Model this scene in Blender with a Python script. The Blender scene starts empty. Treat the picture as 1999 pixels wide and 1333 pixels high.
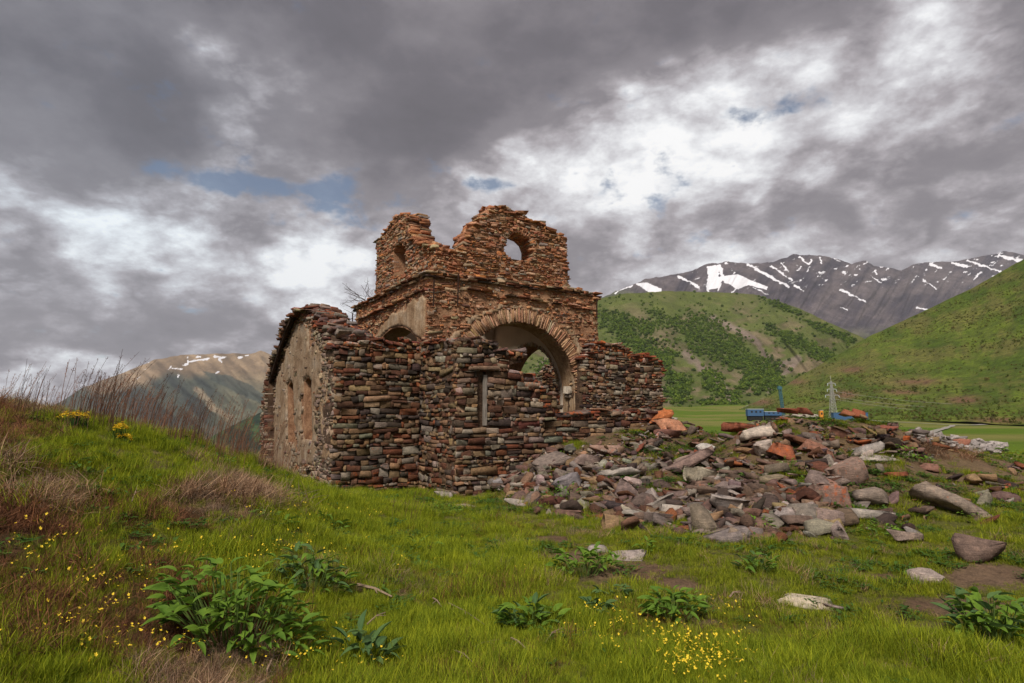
import bpy, bmesh, math, random
import numpy as np
from mathutils import Vector, Matrix, Euler
from mathutils.geometry import tessellate_polygon

# ------------------------------------------------------------------ camera
F, CX, CY, HZ = 1173.0, 999.5, 666.5, 820.0          # focal length and horizon of the photograph, in its pixels
HAZE = 3.5e-5
PITCH = math.atan((HZ - CY) / F)
EYE = Vector((0, 0, 1.8))
sc = bpy.context.scene
COL = sc.collection
cam_d = bpy.data.cameras.new('camera')
cam = bpy.data.objects.new('camera', cam_d)
COL.objects.link(cam)
cam.location = EYE
cam.rotation_euler = (math.pi/2 + PITCH, 0, 0)
cam_d.sensor_width = 36; cam_d.lens = F/1999*36
cam_d.clip_start = .05; cam_d.clip_end = 30000
sc.camera = cam
sc.view_settings.view_transform = 'Standard'
sc.view_settings.look = 'None'
sc.view_settings.exposure = 0.0
sc.view_settings.gamma = 1
sc.view_settings.use_curve_mapping = False
sc.render.engine = 'CYCLES'
sc.cycles.use_denoising = True
sc.cycles.max_bounces = 5
sc.cycles.diffuse_bounces = 3
sc.cycles.transparent_max_bounces = 8
sc.cycles.volume_bounces = 0
sc.cycles.sample_clamp_indirect = 4

SUN_EL, SUN_AZ = math.radians(50), math.radians(196)   # azimuth clockwise from +Y: behind the camera, a little to the left
sun_d = bpy.data.lights.new('sun', 'SUN')
sun_d.energy = 4.6; sun_d.angle = math.radians(12); sun_d.color = (1.0, .93, .84)
sun = bpy.data.objects.new('sun', sun_d); COL.objects.link(sun)
sdir = Vector((math.sin(SUN_AZ)*math.cos(SUN_EL), math.cos(SUN_AZ)*math.cos(SUN_EL), math.sin(SUN_EL)))
sun.rotation_euler = sdir.to_track_quat('Z', 'Y').to_euler()
sun.location = (0, -20, 40)

def ray(px, py):
    fwd = Vector((0, math.cos(PITCH), math.sin(PITCH))); up = Vector((0, -math.sin(PITCH), math.cos(PITCH)))
    return fwd + Vector((1, 0, 0))*((px-CX)/F) + up*((CY-py)/F)
def at_y(px, py, Y):                                    # the point on the sight line at world distance Y
    d = ray(px, py); return EYE + d*(Y/d.y)
def proj(x, y, z):
    c, s = math.cos(PITCH), math.sin(PITCH); z = z-EYE.z
    d = y*c + z*s; v = -y*s + z*c
    return CX + F*x/d, CY - F*v/d

# ------------------------------------------------------------------ world: Nishita sky behind a broken deck of cloud
class NT:
    def __init__(s, tree): s.t = tree; s.n = tree.nodes; s.l = tree.links
    def put(s, sock, v):
        if isinstance(v, bpy.types.NodeSocket): s.l.new(v, sock)
        elif v is not None: sock.default_value = v
    def m(s, op, a, b=None, c=None, clamp=False):
        n = s.n.new('ShaderNodeMath'); n.operation = op; n.use_clamp = clamp
        for i, v in enumerate((a, b, c)): s.put(n.inputs[i], v)
        return n.outputs[0]
    def vm(s, op, a, b=None, scale=None):
        n = s.n.new('ShaderNodeVectorMath'); n.operation = op
        s.put(n.inputs[0], a); s.put(n.inputs[1], b)
        if scale is not None: s.put(n.inputs['Scale'], scale)
        return n.outputs['Value'] if op in ('DOT_PRODUCT', 'LENGTH') else n.outputs[0]
    def xyz(s, x, y, z):
        n = s.n.new('ShaderNodeCombineXYZ')
        for i, v in enumerate((x, y, z)): s.put(n.inputs[i], v)
        return n.outputs[0]
    def sep(s, v):
        n = s.n.new('ShaderNodeSeparateXYZ'); s.put(n.inputs[0], v); return n.outputs
    def noise(s, vec, scale, detail=6, rough=.55, dist=0, out='Fac', lac=2.0):
        n = s.n.new('ShaderNodeTexNoise'); s.put(n.inputs['Vector'], vec)
        s.put(n.inputs['Scale'], scale); n.inputs['Detail'].default_value = detail
        n.inputs['Roughness'].default_value = rough; n.inputs['Distortion'].default_value = dist
        n.inputs['Lacunarity'].default_value = lac
        return n.outputs[out]
    def ramp(s, fac, stops, interp='LINEAR'):
        n = s.n.new('ShaderNodeValToRGB'); s.put(n.inputs[0], fac); e = n.color_ramp.elements
        n.color_ramp.interpolation = interp
        while len(e) < len(stops): e.new(.5)
        for i, (p, c) in enumerate(stops):
            e[i].position = p; e[i].color = (*c, 1) if len(c) == 3 else c
        return n.outputs[0]
    def mr(s, v, a, b, c=0., d=1., smooth=True):
        n = s.n.new('ShaderNodeMapRange'); n.interpolation_type = 'SMOOTHSTEP' if smooth else 'LINEAR'
        s.put(n.inputs[0], v)
        for i, q in enumerate((a, b, c, d)): s.put(n.inputs[i+1], q)
        return n.outputs[0]
    def mix(s, fac, a, b, blend='MIX'):
        n = s.n.new('ShaderNodeMix'); n.data_type = 'RGBA'; n.blend_type = blend
        s.put(n.inputs[0], fac); s.put(n.inputs[6], a); s.put(n.inputs[7], b)
        return n.outputs[2]
def C4(c): return (c[0], c[1], c[2], 1)

world = bpy.data.worlds.new('World'); sc.world = world; world.use_nodes = True
w = NT(world.node_tree); w.n.clear()
tc = w.n.new('ShaderNodeTexCoord').outputs['Generated']
dirn = w.vm('NORMALIZE', tc)
dx, dy, dz = w.sep(dirn)
zc = w.m('MAXIMUM', dz, 0.0)
den = w.m('ADD', zc, .50)
plan = w.xyz(w.m('DIVIDE', dx, den), w.m('DIVIDE', dy, den), w.m('MULTIPLY', dz, 1.1))
az = w.m('ARCTAN2', dx, dy); el = w.m('ARCSINE', dz)
wn = w.noise(plan, 3.4, 5, .55, 0, 'Color')
wx, wy, wz = w.sep(wn)
azw = w.m('ADD', az, w.m('MULTIPLY', w.m('SUBTRACT', wx, .5), .34))
elw = w.m('ADD', el, w.m('MULTIPLY', w.m('SUBTRACT', wy, .5), .24))
def blob(px, py, rx, ry, amt, rot=0, wa=azw, we=elw):
    d = ray(px, py).normalized(); a0 = math.atan2(d.x, d.y); e0 = math.asin(d.z)
    u = w.m('SUBTRACT', wa, a0); v = w.m('SUBTRACT', we, e0)
    if rot:
        c, s_ = math.cos(rot), math.sin(rot)
        u2 = w.m('ADD', w.m('MULTIPLY', u, c), w.m('MULTIPLY', v, s_))
        v = w.m('SUBTRACT', w.m('MULTIPLY', v, c), w.m('MULTIPLY', u, s_)); u = u2
    u = w.m('DIVIDE', u, rx/F); v = w.m('DIVIDE', v, ry/F)
    q = w.m('ADD', w.m('MULTIPLY', u, u), w.m('MULTIPLY', v, v))
    return w.m('MULTIPLY', w.m('EXPONENT', w.m('MULTIPLY', q, -1.0)), amt)
big = [ # photo position, radii, brightness change
 (120, 150, 230, 190, -.30), (60, 330, 240, 90, -.20), (760, 130, 420, 190, -.36), (820, 290, 200, 80, -.20),
 (1350, 20, 420, 90, -.26), (600, 30, 300, 120, -.16), (390, 230, 70, 210, .36, -.5), (330, 330, 260, 60, .10),
 (300, 455, 330, 95, .34), (640, 500, 130, 120, .26), (515, 455, 70, 75, -.24), (240, 640, 420, 80, -.17),
 (30, 770, 130, 40, .25), (980, 370, 140, 60, .30), (1230, 340, 220, 130, .30), (1530, 280, 220, 90, .30),
 (1860, 75, 100, 60, .42), (1590, 120, 70, 50, .22), (1480, 385, 180, 45, -.16), (1930, 345, 170, 75, -.34),
 (1900, 180, 170, 60, -.06), (1180, 510, 140, 60, -.10), (1850, 465, 240, 40, .12), (1450, 470, 200, 35, .16),
 (1000, 200, 160, 60, -.10), (1330, 150, 160, 70, .10), (1200, 230, 130, 60, .10), (700, 370, 90, 60, -.06)]
val = .605
for b in big: val = w.m('ADD', val, blob(*b))
n1 = w.noise(plan, 4.2, 10, .58, .1)
n2 = w.noise(plan, 12.0, 10, .60, .05)
n3 = w.noise(w.vm('ADD', plan, (7.3, 2.2, 1.1)), 1.9, 3, .5)
val = w.m('ADD', val, w.m('MULTIPLY', w.m('SUBTRACT', n3, .5), .25))
val = w.m('ADD', val, w.m('MULTIPLY', w.m('SUBTRACT', n1, .5), 1.0))
n4 = w.noise(w.vm('ADD', plan, (3.1, 8.2, 4.4)), 4.6, 9, .57, .15)
bil = w.m('SUBTRACT', w.m('ABSOLUTE', w.m('SUBTRACT', n4, .5)), .09)
val = w.m('ADD', val, w.m('MULTIPLY', bil, w.mr(val, .36, .60, .25, 1.9)))
det = w.m('MULTIPLY', w.mr(val, .36, .70, .22, 1.0), .85)
val = w.m('ADD', val, w.m('MULTIPLY', w.m('SUBTRACT', n2, .5), det))
cloud = w.ramp(val, [(.0, (.115, .107, .122)), (.22, (.155, .143, .162)), (.42, (.25, .23, .25)), (.58, (.42, .39, .415)),
                     (.76, (.66, .65, .68)), (.92, (.93, .94, .96)), (1.0, (1.05, 1.05, 1.05))])
# openings of blue sky
gap = 0.0
azf = w.m('ADD', az, w.m('MULTIPLY', w.m('SUBTRACT', wx, .5), .12)); elf = w.m('ADD', el, w.m('MULTIPLY', w.m('SUBTRACT', wy, .5), .08))
for b in [(640, 378, 120, 34, .85, -.12), (410, 338, 110, 26, .62, -.1), (980, 362, 80, 14, .55), (1540, 205, 120, 26, .62),
          (1190, 330, 30, 60, .45), (1300, 350, 50, 60, .42), (1290, 405, 30, 20, .4), (1950, 243, 40, 10, .4), (700, 430, 60, 10, .3)]:
    gap = w.m('ADD', gap, blob(*b, **({} if len(b) > 5 else {}), wa=azf, we=elf))
gap = w.m('ADD', gap, w.m('MULTIPLY', w.m('SUBTRACT', n2, .5), 2.6))
gap = w.m('ADD', gap, w.m('MULTIPLY', w.m('SUBTRACT', n1, .5), -.6))
gapf = w.mr(gap, .30, .85)
gapf = w.m('MULTIPLY', gapf, .9)
sky = w.n.new('ShaderNodeTexSky'); sky.sky_type = 'NISHITA'; sky.sun_disc = False
sky.sun_elevation = SUN_EL; sky.sun_rotation = SUN_AZ
cool = blob(100, 200, 420, 420, .8)
cloud = w.mix(cool, cloud, w.mix(1.0, cloud, (.90, 1.0, 1.06, 1), 'MULTIPLY'))
skyc = w.mix(1.0, sky.outputs[0], (.085, .085, .085, 1), 'MULTIPLY')
out = w.mix(gapf, cloud, skyc)
bg = w.n.new('ShaderNodeBackground'); w.put(bg.inputs[0], out); bg.inputs[1].default_value = 1.0
wo = w.n.new('ShaderNodeOutputWorld'); w.l.new(bg.outputs[0], wo.inputs[0])

# ------------------------------------------------------------------ numeric helpers
def _h(ix, iy, seed):
    with np.errstate(over='ignore'):
        n = (ix.astype(np.int64)*374761393 + iy.astype(np.int64)*668265263 + seed*1442695041) & 0xFFFFFFFF
        n = ((n ^ (n >> 13))*1274126177) & 0xFFFFFFFF
        n = ((n ^ (n >> 16))*2246822519) & 0xFFFFFFFF
        return ((n ^ (n >> 15)) & 0xFFFFFF)/float(0xFFFFFF)
def vn(x, y, seed=0):
    x = np.asarray(x, float); y = np.asarray(y, float)
    ix = np.floor(x); iy = np.floor(y); fx = x-ix; fy = y-iy
    fx = fx*fx*(3-2*fx); fy = fy*fy*(3-2*fy)
    a = _h(ix, iy, seed); b = _h(ix+1, iy, seed); c = _h(ix, iy+1, seed); d = _h(ix+1, iy+1, seed)
    return (a*(1-fx)+b*fx)*(1-fy)+(c*(1-fx)+d*fx)*fy
def fbm(x, y, octv=4, seed=0, gain=.5):
    t = 0; a = 1.; s_ = 0; x = np.asarray(x, float); y = np.asarray(y, float)
    for i in range(octv):
        t = t + a*vn(x, y, seed+i*17); s_ += a; a *= gain; x = x*2.03+3.1; y = y*2.03+1.7
    return t/s_
def ss(a, b, x):
    t = np.clip((np.asarray(x, float)-a)/(b-a), 0, 1); return t*t*(3-2*t)
def lerp(a, b, t): return a+(b-a)*t
rng = np.random.default_rng(11)
rnd = random.Random(5)

# ------------------------------------------------------------------ scene helpers
def tag(o, label=None, cat=None, group=None, kind=None):
    if label: o['label'] = label
    if cat: o['category'] = cat
    if group: o['group'] = group
    if kind: o['kind'] = kind
    return o
def link(name, me, parent=None, loc=None):
    o = bpy.data.objects.new(name, me); COL.objects.link(o)
    if parent is not None: o.parent = parent
    if loc is not None: o.location = loc
    return o
def empty(name, loc=(0, 0, 0)):
    o = bpy.data.objects.new(name, None); COL.objects.link(o); o.location = loc; o.empty_display_size = .2; return o
def mesh(name, V, Fc, mats=(), cols=None, smooth=False, lich=None):
    V = np.asarray(V, dtype=np.float32).reshape(-1, 3)
    me = bpy.data.meshes.new(name)
    if isinstance(Fc, np.ndarray):
        k = Fc.shape[1]; nf = len(Fc)
        me.vertices.add(len(V)); me.vertices.foreach_set('co', V.ravel())
        me.loops.add(nf*k); me.loops.foreach_set('vertex_index', Fc.astype(np.int32).ravel())
        me.polygons.add(nf); me.polygons.foreach_set('loop_start', np.arange(0, nf*k, k, dtype=np.int32))
        me.polygons.foreach_set('loop_total', np.full(nf, k, dtype=np.int32))
        me.update(calc_edges=True)
    else:
        me.from_pydata([tuple(map(float, v)) for v in V], [], Fc)
    if smooth: me.polygons.foreach_set('use_smooth', np.ones(len(me.polygons), bool))
    if cols is not None:
        a = me.color_attributes.new('col', 'FLOAT_COLOR', 'POINT')
        c = np.ones((len(V), 4), np.float32); c[:, :3] = cols
        if lich is not None: c[:, 3] = lich
        a.data.foreach_set('color', c.ravel())
    for m_ in (mats if isinstance(mats, (list, tuple)) else [mats]): me.materials.append(m_)
    return me
def grid_faces(nr, nc):
    i = np.arange(nr*nc).reshape(nr, nc)
    return np.stack([i[:-1, :-1], i[:-1, 1:], i[1:, 1:], i[1:, :-1]], -1).reshape(-1, 4)

# ------------------------------------------------------------------ materials
def mat(name, build, rough=.9, spec=.2):
    m_ = bpy.data.materials.new(name); m_.use_nodes = True
    t = NT(m_.node_tree); b = t.n['Principled BSDF']
    b.inputs['Roughness'].default_value = rough; b.inputs['Specular IOR Level'].default_value = spec
    build(t, b); return m_
def attr(t, nm='col'):
    n = t.n.new('ShaderNodeAttribute'); n.attribute_name = nm; return n
def pos(t): return t.n.new('ShaderNodeNewGeometry').outputs['Position']
def bump(t, b, h, strength, dist):
    n = t.n.new('ShaderNodeBump'); n.inputs['Strength'].default_value = strength; n.inputs['Distance'].default_value = dist
    t.l.new(h, n.inputs['Height']); t.l.new(n.outputs[0], b.inputs['Normal'])
def flat(name, c, rough=.8, var=.25, scale=20, metal=0):
    def f(t, b):
        n = t.noise(pos(t), scale, 5, .6)
        t.put(b.inputs['Base Color'], t.mix(n, C4([q*(1-var) for q in c]), C4([min(1, q*(1+var)) for q in c])))
        b.inputs['Metallic'].default_value = metal
    return mat(name, f, rough)
def f_stone(t, b):
    a = attr(t); P = pos(t)
    n = t.noise(P, 9, 8, .68); fine = t.noise(P, 60, 6, .7); band = t.noise(t.vm('MULTIPLY', P, (3, 3, 40)), 1.6, 5, .65)
    c = t.mix(1., a.outputs['Color'], t.ramp(n, [(.25, (.50, .47, .47)), (.5, (1, .98, .95)), (.72, (1.55, 1.45, 1.35))]), 'MULTIPLY')
    c = t.mix(1., c, t.ramp(fine, [(.3, (.62, .62, .62)), (.6, (1.1, 1.1, 1.1)), (.75, (1.5, 1.5, 1.45))]), 'MULTIPLY')
    c = t.mix(.55, c, t.mix(1., c, t.ramp(band, [(.3, (.55, .52, .5)), (.7, (1.35, 1.32, 1.3))]), 'MULTIPLY'))
    ln = t.noise(P, 13, 5, .7)
    lf = t.mr(t.m('ADD', ln, t.m('MULTIPLY', a.outputs['Alpha'], .34)), .70, .82)
    c = t.mix(t.m('MULTIPLY', lf, .62), c, t.mix(t.noise(P, 30, 4, .6), (.30, .045, .012, 1), (.62, .16, .035, 1)))
    pale = t.mr(t.noise(t.vm('ADD', P, (4, 9, 2)), 17, 5, .7), .66, .74)
    c = t.mix(t.m('MULTIPLY', pale, .5), c, (.42, .41, .37, 1))
    t.put(b.inputs['Base Color'], c)
    bump(t, b, t.m('ADD', t.m('ADD', fine, t.m('MULTIPLY', n, 1.6)), band), .9, .02)
M_stone = mat('stone', f_stone, .92, .15)
def f_mortar(dark, light, st):
    def f(t, b):
        P = pos(t); n = t.noise(P, 3.5, 8, .65); q = t.noise(P, 26, 7, .7)
        c = t.mix(t.mr(n, .3, .7), C4(dark), C4(light))
        c = t.mix(1., c, t.ramp(q, [(.3, (.55, .5, .48)), (.62, (1.15, 1.12, 1.1))]), 'MULTIPLY')
        t.put(b.inputs['Base Color'], c); bump(t, b, t.m('ADD', q, n), 1., st)
    return f
M_core_dark = mat('earth_mortar', f_mortar((.05, .03, .02), (.15, .095, .06), .05))
M_core_tan = mat('lime_mortar', f_mortar((.22, .11, .06), (.46, .28, .165), .05))
def f_plaster(t, b):
    P = pos(t); n = t.noise(P, 1.8, 8, .62); q = t.noise(P, 22, 8, .7)
    streak = t.noise(t.vm('MULTIPLY', P, (14, 14, 1.2)), 1.0, 6, .65)
    c = t.ramp(n, [(.3, (.22, .135, .075)), (.48, (.35, .245, .15)), (.62, (.40, .31, .215)), (.75, (.47, .40, .31))])
    c = t.mix(1., c, t.ramp(q, [(.28, (.5, .45, .42)), (.55, (1.05, 1.05, 1.05))]), 'MULTIPLY')
    c = t.mix(.75, c, t.mix(1., c, t.ramp(streak, [(.35, (.55, .5, .46)), (.6, (1.12, 1.1, 1.1))]), 'MULTIPLY'))
    crack = t.mr(t.noise(t.vm('ADD', P, (3, 3, 3)), 5, 9, .75), .66, .70)
    c = t.mix(t.m('MULTIPLY', crack, .7), c, (.10, .055, .035, 1))
    t.put(b.inputs['Base Color'], c)
    bump(t, b, t.m('ADD', t.m('ADD', q, n), streak), .8, .02)
M_plaster = mat('old_plaster', f_plaster)
def f_plaster2(t, b):
    f_plaster(t, b); o = b.inputs['Base Color'].links[0].from_socket
    t.put(b.inputs['Base Color'], t.mix(1., o, (.80, .82, .86, 1), 'MULTIPLY'))
M_plaster2 = mat('grey_plaster', f_plaster2)
M_plaster_lit = flat('pale_plaster_brightened', (.52, .43, .34), .9, .25, 1.3)  # pale inner plaster, its colour raised to brighten the shaded tower interior
M_iron = flat('rusted_iron', (.035, .018, .012), .8, .4, 40, .0)
M_wood = mat('weathered_wood', lambda t, b: t.put(b.inputs['Base Color'],
    t.ramp(t.noise(t.vm('MULTIPLY', pos(t), (60, 60, 4)), 1, 6, .6), [(.3, (.10, .085, .07)), (.7, (.33, .29, .25))])))
M_twig = flat('dry_twig', (.24, .17, .12), .9, .5, 60)
def f_ground(t, b):
    a = attr(t); P = pos(t)
    n = t.noise(P, 7, 8, .7); q = t.noise(P, 38, 8, .72); l = t.noise(P, .12, 6, .6)
    c = t.mix(1., a.outputs['Color'], t.ramp(n, [(.25, (.5, .5, .5)), (.5, (1, 1, 1)), (.75, (1.45, 1.4, 1.3))]), 'MULTIPLY')
    c = t.mix(1., c, t.ramp(q, [(.3, (.5, .5, .5)), (.7, (1.4, 1.4, 1.4))]), 'MULTIPLY')
    c = t.mix(1., c, t.ramp(l, [(.3, (.8, .82, .8)), (.7, (1.15, 1.12, 1.1))]), 'MULTIPLY')
    t.put(b.inputs['Base Color'], c)
    bump(t, b, t.m('ADD', n, q), 1., .03)
M_ground = mat('ground_soil', f_ground, .95, .1)
def f_hill(sc1, sc2, amt, sharp=1.):
    def f(t, b):
        a = attr(t); P = pos(t)
        n = t.noise(P, sc1, 8, .62); q = t.noise(P, sc2, 9, .82)
        c = t.mix(1., a.outputs['Color'], t.ramp(n, [(.3, (1-amt,)*3), (.7, (1+amt,)*3)]), 'MULTIPLY')
        c = t.mix(1., c, t.ramp(q, [(.34, (1-amt*1.2,)*3), (.66, (1+amt*1.25,)*3)]), 'MULTIPLY')
        sn = t.m('ADD', a.outputs['Alpha'], t.m('MULTIPLY', t.m('SUBTRACT', t.noise(P, sc2*.5, 6, .65), .5), .5))
        c = t.mix(t.mr(sn, .34, .74), c, t.mix(q, (.50, .50, .54, 1), (.90, .90, .93, 1)))
        t.put(b.inputs['Base Color'], c)
        bump(t, b, t.m('ADD', n, t.m('MULTIPLY', q, .5)), 1., sharp)
    return f
def f_leaf(base, tip, tr=.35):
    def f(t, b):
        a = attr(t); r = t.n.new('ShaderNodeObjectInfo').outputs['Random']
        c = t.mix(1., a.outputs['Color'], t.ramp(r, [(0, base), (1, tip)]), 'MULTIPLY')
        t.put(b.inputs['Base Color'], c)
        b.inputs['Roughness'].default_value = .72; b.inputs['Specular IOR Level'].default_value = .15
        tl = t.n.new('ShaderNodeBsdfTranslucent'); t.put(tl.inputs[0], c)
        mx = t.n.new('ShaderNodeMixShader'); mx.inputs[0].default_value = tr
        t.l.new(b.outputs[0], mx.inputs[1]); t.l.new(tl.outputs[0], mx.inputs[2])
        t.l.new(mx.outputs[0], t.n['Material Output'].inputs[0])
    return f
M_blade = mat('grass_blade', f_leaf((.55, .62, .7), (1.45, 1.3, 1.2)))
M_leaf = mat('plant_leaf', f_leaf((.8, .85, .9), (1.25, 1.15, 1.0), .3))
# ------------------------------------------------------------------ terrain
def wall_y(px):                                        # world Y of the front wall line at a photo column
    a = (px-CX)/F/1.0087
    u = (a*15.47+1.438)/(.842-.539*a)
    return 15.47+.539*u
HC_X = [930, 970, 1020, 1080, 1180, 1290, 1340, 1400, 1460, 1560, 1650, 1720, 1800, 1900, 1990, 2150, 2400]
HC_Z = [0, .12, .45, .92, 1.28, 1.58, 1.40, 1.20, 1.50, 1.76, 1.70, 1.55, 1.10, .75, .45, .2, 0]
HB_X = [900, 950, 1030, 1180, 1420, 1600, 1750, 1930, 2100, 2400]
HB_Y = [15.6, 15.2, 12.4, 10.9, 9.4, 9.0, 9.5, 10.4, 12, 15]
def heap(x, y):
    px = CX + F*x/np.maximum(y, .5)/1.0087
    zc = np.interp(px, HC_X, HC_Z); yb = np.interp(px, HB_X, HB_Y)
    a = (np.minimum(px, 1330)-CX)/F/1.0087; yc = 15.47+.539*((a*15.47+1.438)/(.842-.539*a)) - .1
    yc = np.where(px > 1330, lerp(yc, 16.2, ss(1330, 1420, px)), yc)
    t = np.clip((yc-y)/np.maximum(yc-yb, .6), 0, 1); f = (1-t)**1.15*(1-.12*np.sin(t*math.pi))
    back = ss(4.5, 0, y-yc); inside = .55*(ss(1090, 1110, px)*ss(1360, 1300, px))
    f = np.where(y > yc, np.maximum(back, inside), f)
    f = f*(y > 3)*ss(2400, 2200, px)*(x > -2)
    return zc*f
def gz(x, y):
    x = np.asarray(x, float); y = np.asarray(y, float)
    r = np.hypot(x, y)
    far = np.interp(np.maximum(y, 0), [0, 30, 60, 100, 200, 400, 700, 1000, 2000, 9000], [0, .2, -.6, -1, -.8, 5, 16, 26, 60, 300])
    s = ss(.5, 7.0, -x)
    fall = np.interp(y, [-30, 8, 10, 12, 14, 16, 18, 22, 40], [.9, 1, .86, .50, .15, -.06, -.35, -1.2, -3.2])
    near = 1.93*s*fall - .10*ss(7, 12, y)*ss(-5.5, -3, x)*ss(2, -1, x) + .15*ss(3, 12, -x-3)*ss(12, 6, y)
    sl = ss(.02, .30, -x/np.maximum(y, 1.))*ss(18, 60, y)
    z = lerp(far+near, -.115*(r-14)-2, sl)
    z = np.where(y < 0, near, z)
    z = z + heap(x, y) - .12*np.exp(-((x+3)/3.2)**2-((y-15)/2.6)**2)
    k = ss(60, 25, r)
    z = z + k*((fbm(x*.45, y*.45, 3, 3)-.5)*.22 + (fbm(x*1.9, y*1.9, 4, 9)-.5)*.10)*ss(0, 2, r)
    z = z + (1-k)*(fbm(x*.01, y*.01, 4, 5)-.5)*np.minimum(r*.01, 12)
    bank = ss(1780, 1850, CX+F*x/np.maximum(y, 1))*ss(34, 36, y)*ss(60, 44, y)
    z = z - 1.1*bank
    return z
def gz1(x, y): return float(gz(np.array([x]), np.array([y]))[0])
_YS = np.concatenate([np.geomspace(2.0, 60, 900), np.geomspace(61, 2500, 300)])
def on_ground(px, py, y0=2.5, y1=2500):                # first point where the sight line meets the ground
    d = ray(px, py); k = d/d.y; Ys = _YS[(_YS >= y0) & (_YS <= y1)]
    hit = gz(Ys*k.x, Ys) > EYE.z+Ys*k.z
    Y = Ys[int(np.argmax(hit))] if hit.any() else Ys[-1]
    return EYE+k*float(Y)

def dirt_mask(x, y):                                   # bare earth in the meadow, 0..1
    m_ = np.zeros(np.shape(x))
    px = CX+F*x/np.maximum(y, .5)/1.0087
    py = HZ+F*1.75/np.maximum(y, .5)
    for (a, b, ra, rb, k) in [(1110, 1072, 90, 14, 1), (1225, 1092, 60, 14, 1), (1305, 1118, 80, 14, 1), (1060, 1040, 60, 9, .7),
                              (1830, 1150, 160, 18, .9), (1900, 1110, 90, 30, .7), (1700, 1105, 60, 10, .6), (900, 1290, 90, 30, .8), (1960, 1185, 60, 14, .9),
                              (1080, 1310, 60, 12, .6), (240, 1300, 60, 20, .6), (1760, 1190, 70, 10, .8), (1350, 1190, 50, 8, .6), (1000, 1150, 50, 8, .5)]:
        m_ = np.maximum(m_, k*np.exp(-((px-a)/ra)**2-((py-b)/rb)**2))
    m_ = m_*(x > -3.5)
    n = fbm(x*1.4, y*1.4, 4, 77)
    m_ = np.clip(m_*1.5 + (n-.62)*2.2, 0, 1)
    return m_
def heap_mask(x, y): return ss(.05, .35, heap(x, y))
def dry_mask(x, y):                                    # matted dry grass on the left bank
    px = CX+F*x/np.maximum(y, .5)/1.0087
    n = fbm(x*.9+4, y*.9, 4, 31)
    m_ = ss(600, 330, px)*ss(.40, .60, n)*.68
    m_ = np.maximum(m_, ss(700, 420, px)*ss(.55, .64, n))
    return m_

nr_, na_ = 330, 620
rr = np.concatenate([[0.05], np.geomspace(.6, 9000, nr_-1)])
aa = np.concatenate([np.linspace(-math.pi, -.95, 60, endpoint=False), np.linspace(-.95, .95, 500, endpoint=False), np.linspace(.95, math.pi, 60)])
R_, A_ = np.meshgrid(rr, aa, indexing='ij')
GX = R_*np.sin(A_); GY = R_*np.cos(A_); GZ = gz(GX, GY)
x, y = GX.ravel(), GY.ravel()
n = fbm(x*1.1, y*1.1, 4, 2); n2_ = fbm(x*.02, y*.02, 4, 8)[:, None]; r = np.hypot(x, y)
soil = lerp(np.array([.10, .058, .034]), np.array([.20, .135, .09]), n[:, None])
gr = lerp(np.array([.06, .07, .012]), np.array([.14, .145, .03]), n[:, None])
dirt = np.clip(dirt_mask(x, y)+.55*heap_mask(x, y), 0, 1)[:, None]
gc = lerp(gr, soil, np.clip(dirt*1.3+.15, 0, 1))
dry = (dry_mask(x, y)*(r < 30))[:, None]
gc = lerp(gc, np.array([.10, .055, .03]), dry*.8)
farc = lerp(np.array([.07, .12, .008]), np.array([.10, .15, .014]), n2_)
patch = ss(.54, .66, fbm(x*.006+3, y*.02, 4, 44))[:, None]
farc = lerp(farc, np.array([.20, .17, .06]), patch*.6)
left = (ss(.05, .2, -x/np.maximum(y, 1))*ss(60, 200, r))[:, None]
farc = lerp(farc, np.array([.03, .05, .02]), left)
gc = lerp(gc, farc, ss(28, 48, r)[:, None])
ground = link('ground', mesh('ground', np.stack([x, y, GZ.ravel()], 1), grid_faces(nr_, na_)[:, ::-1], M_ground, gc, True))
tag(ground, kind='structure')

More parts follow.
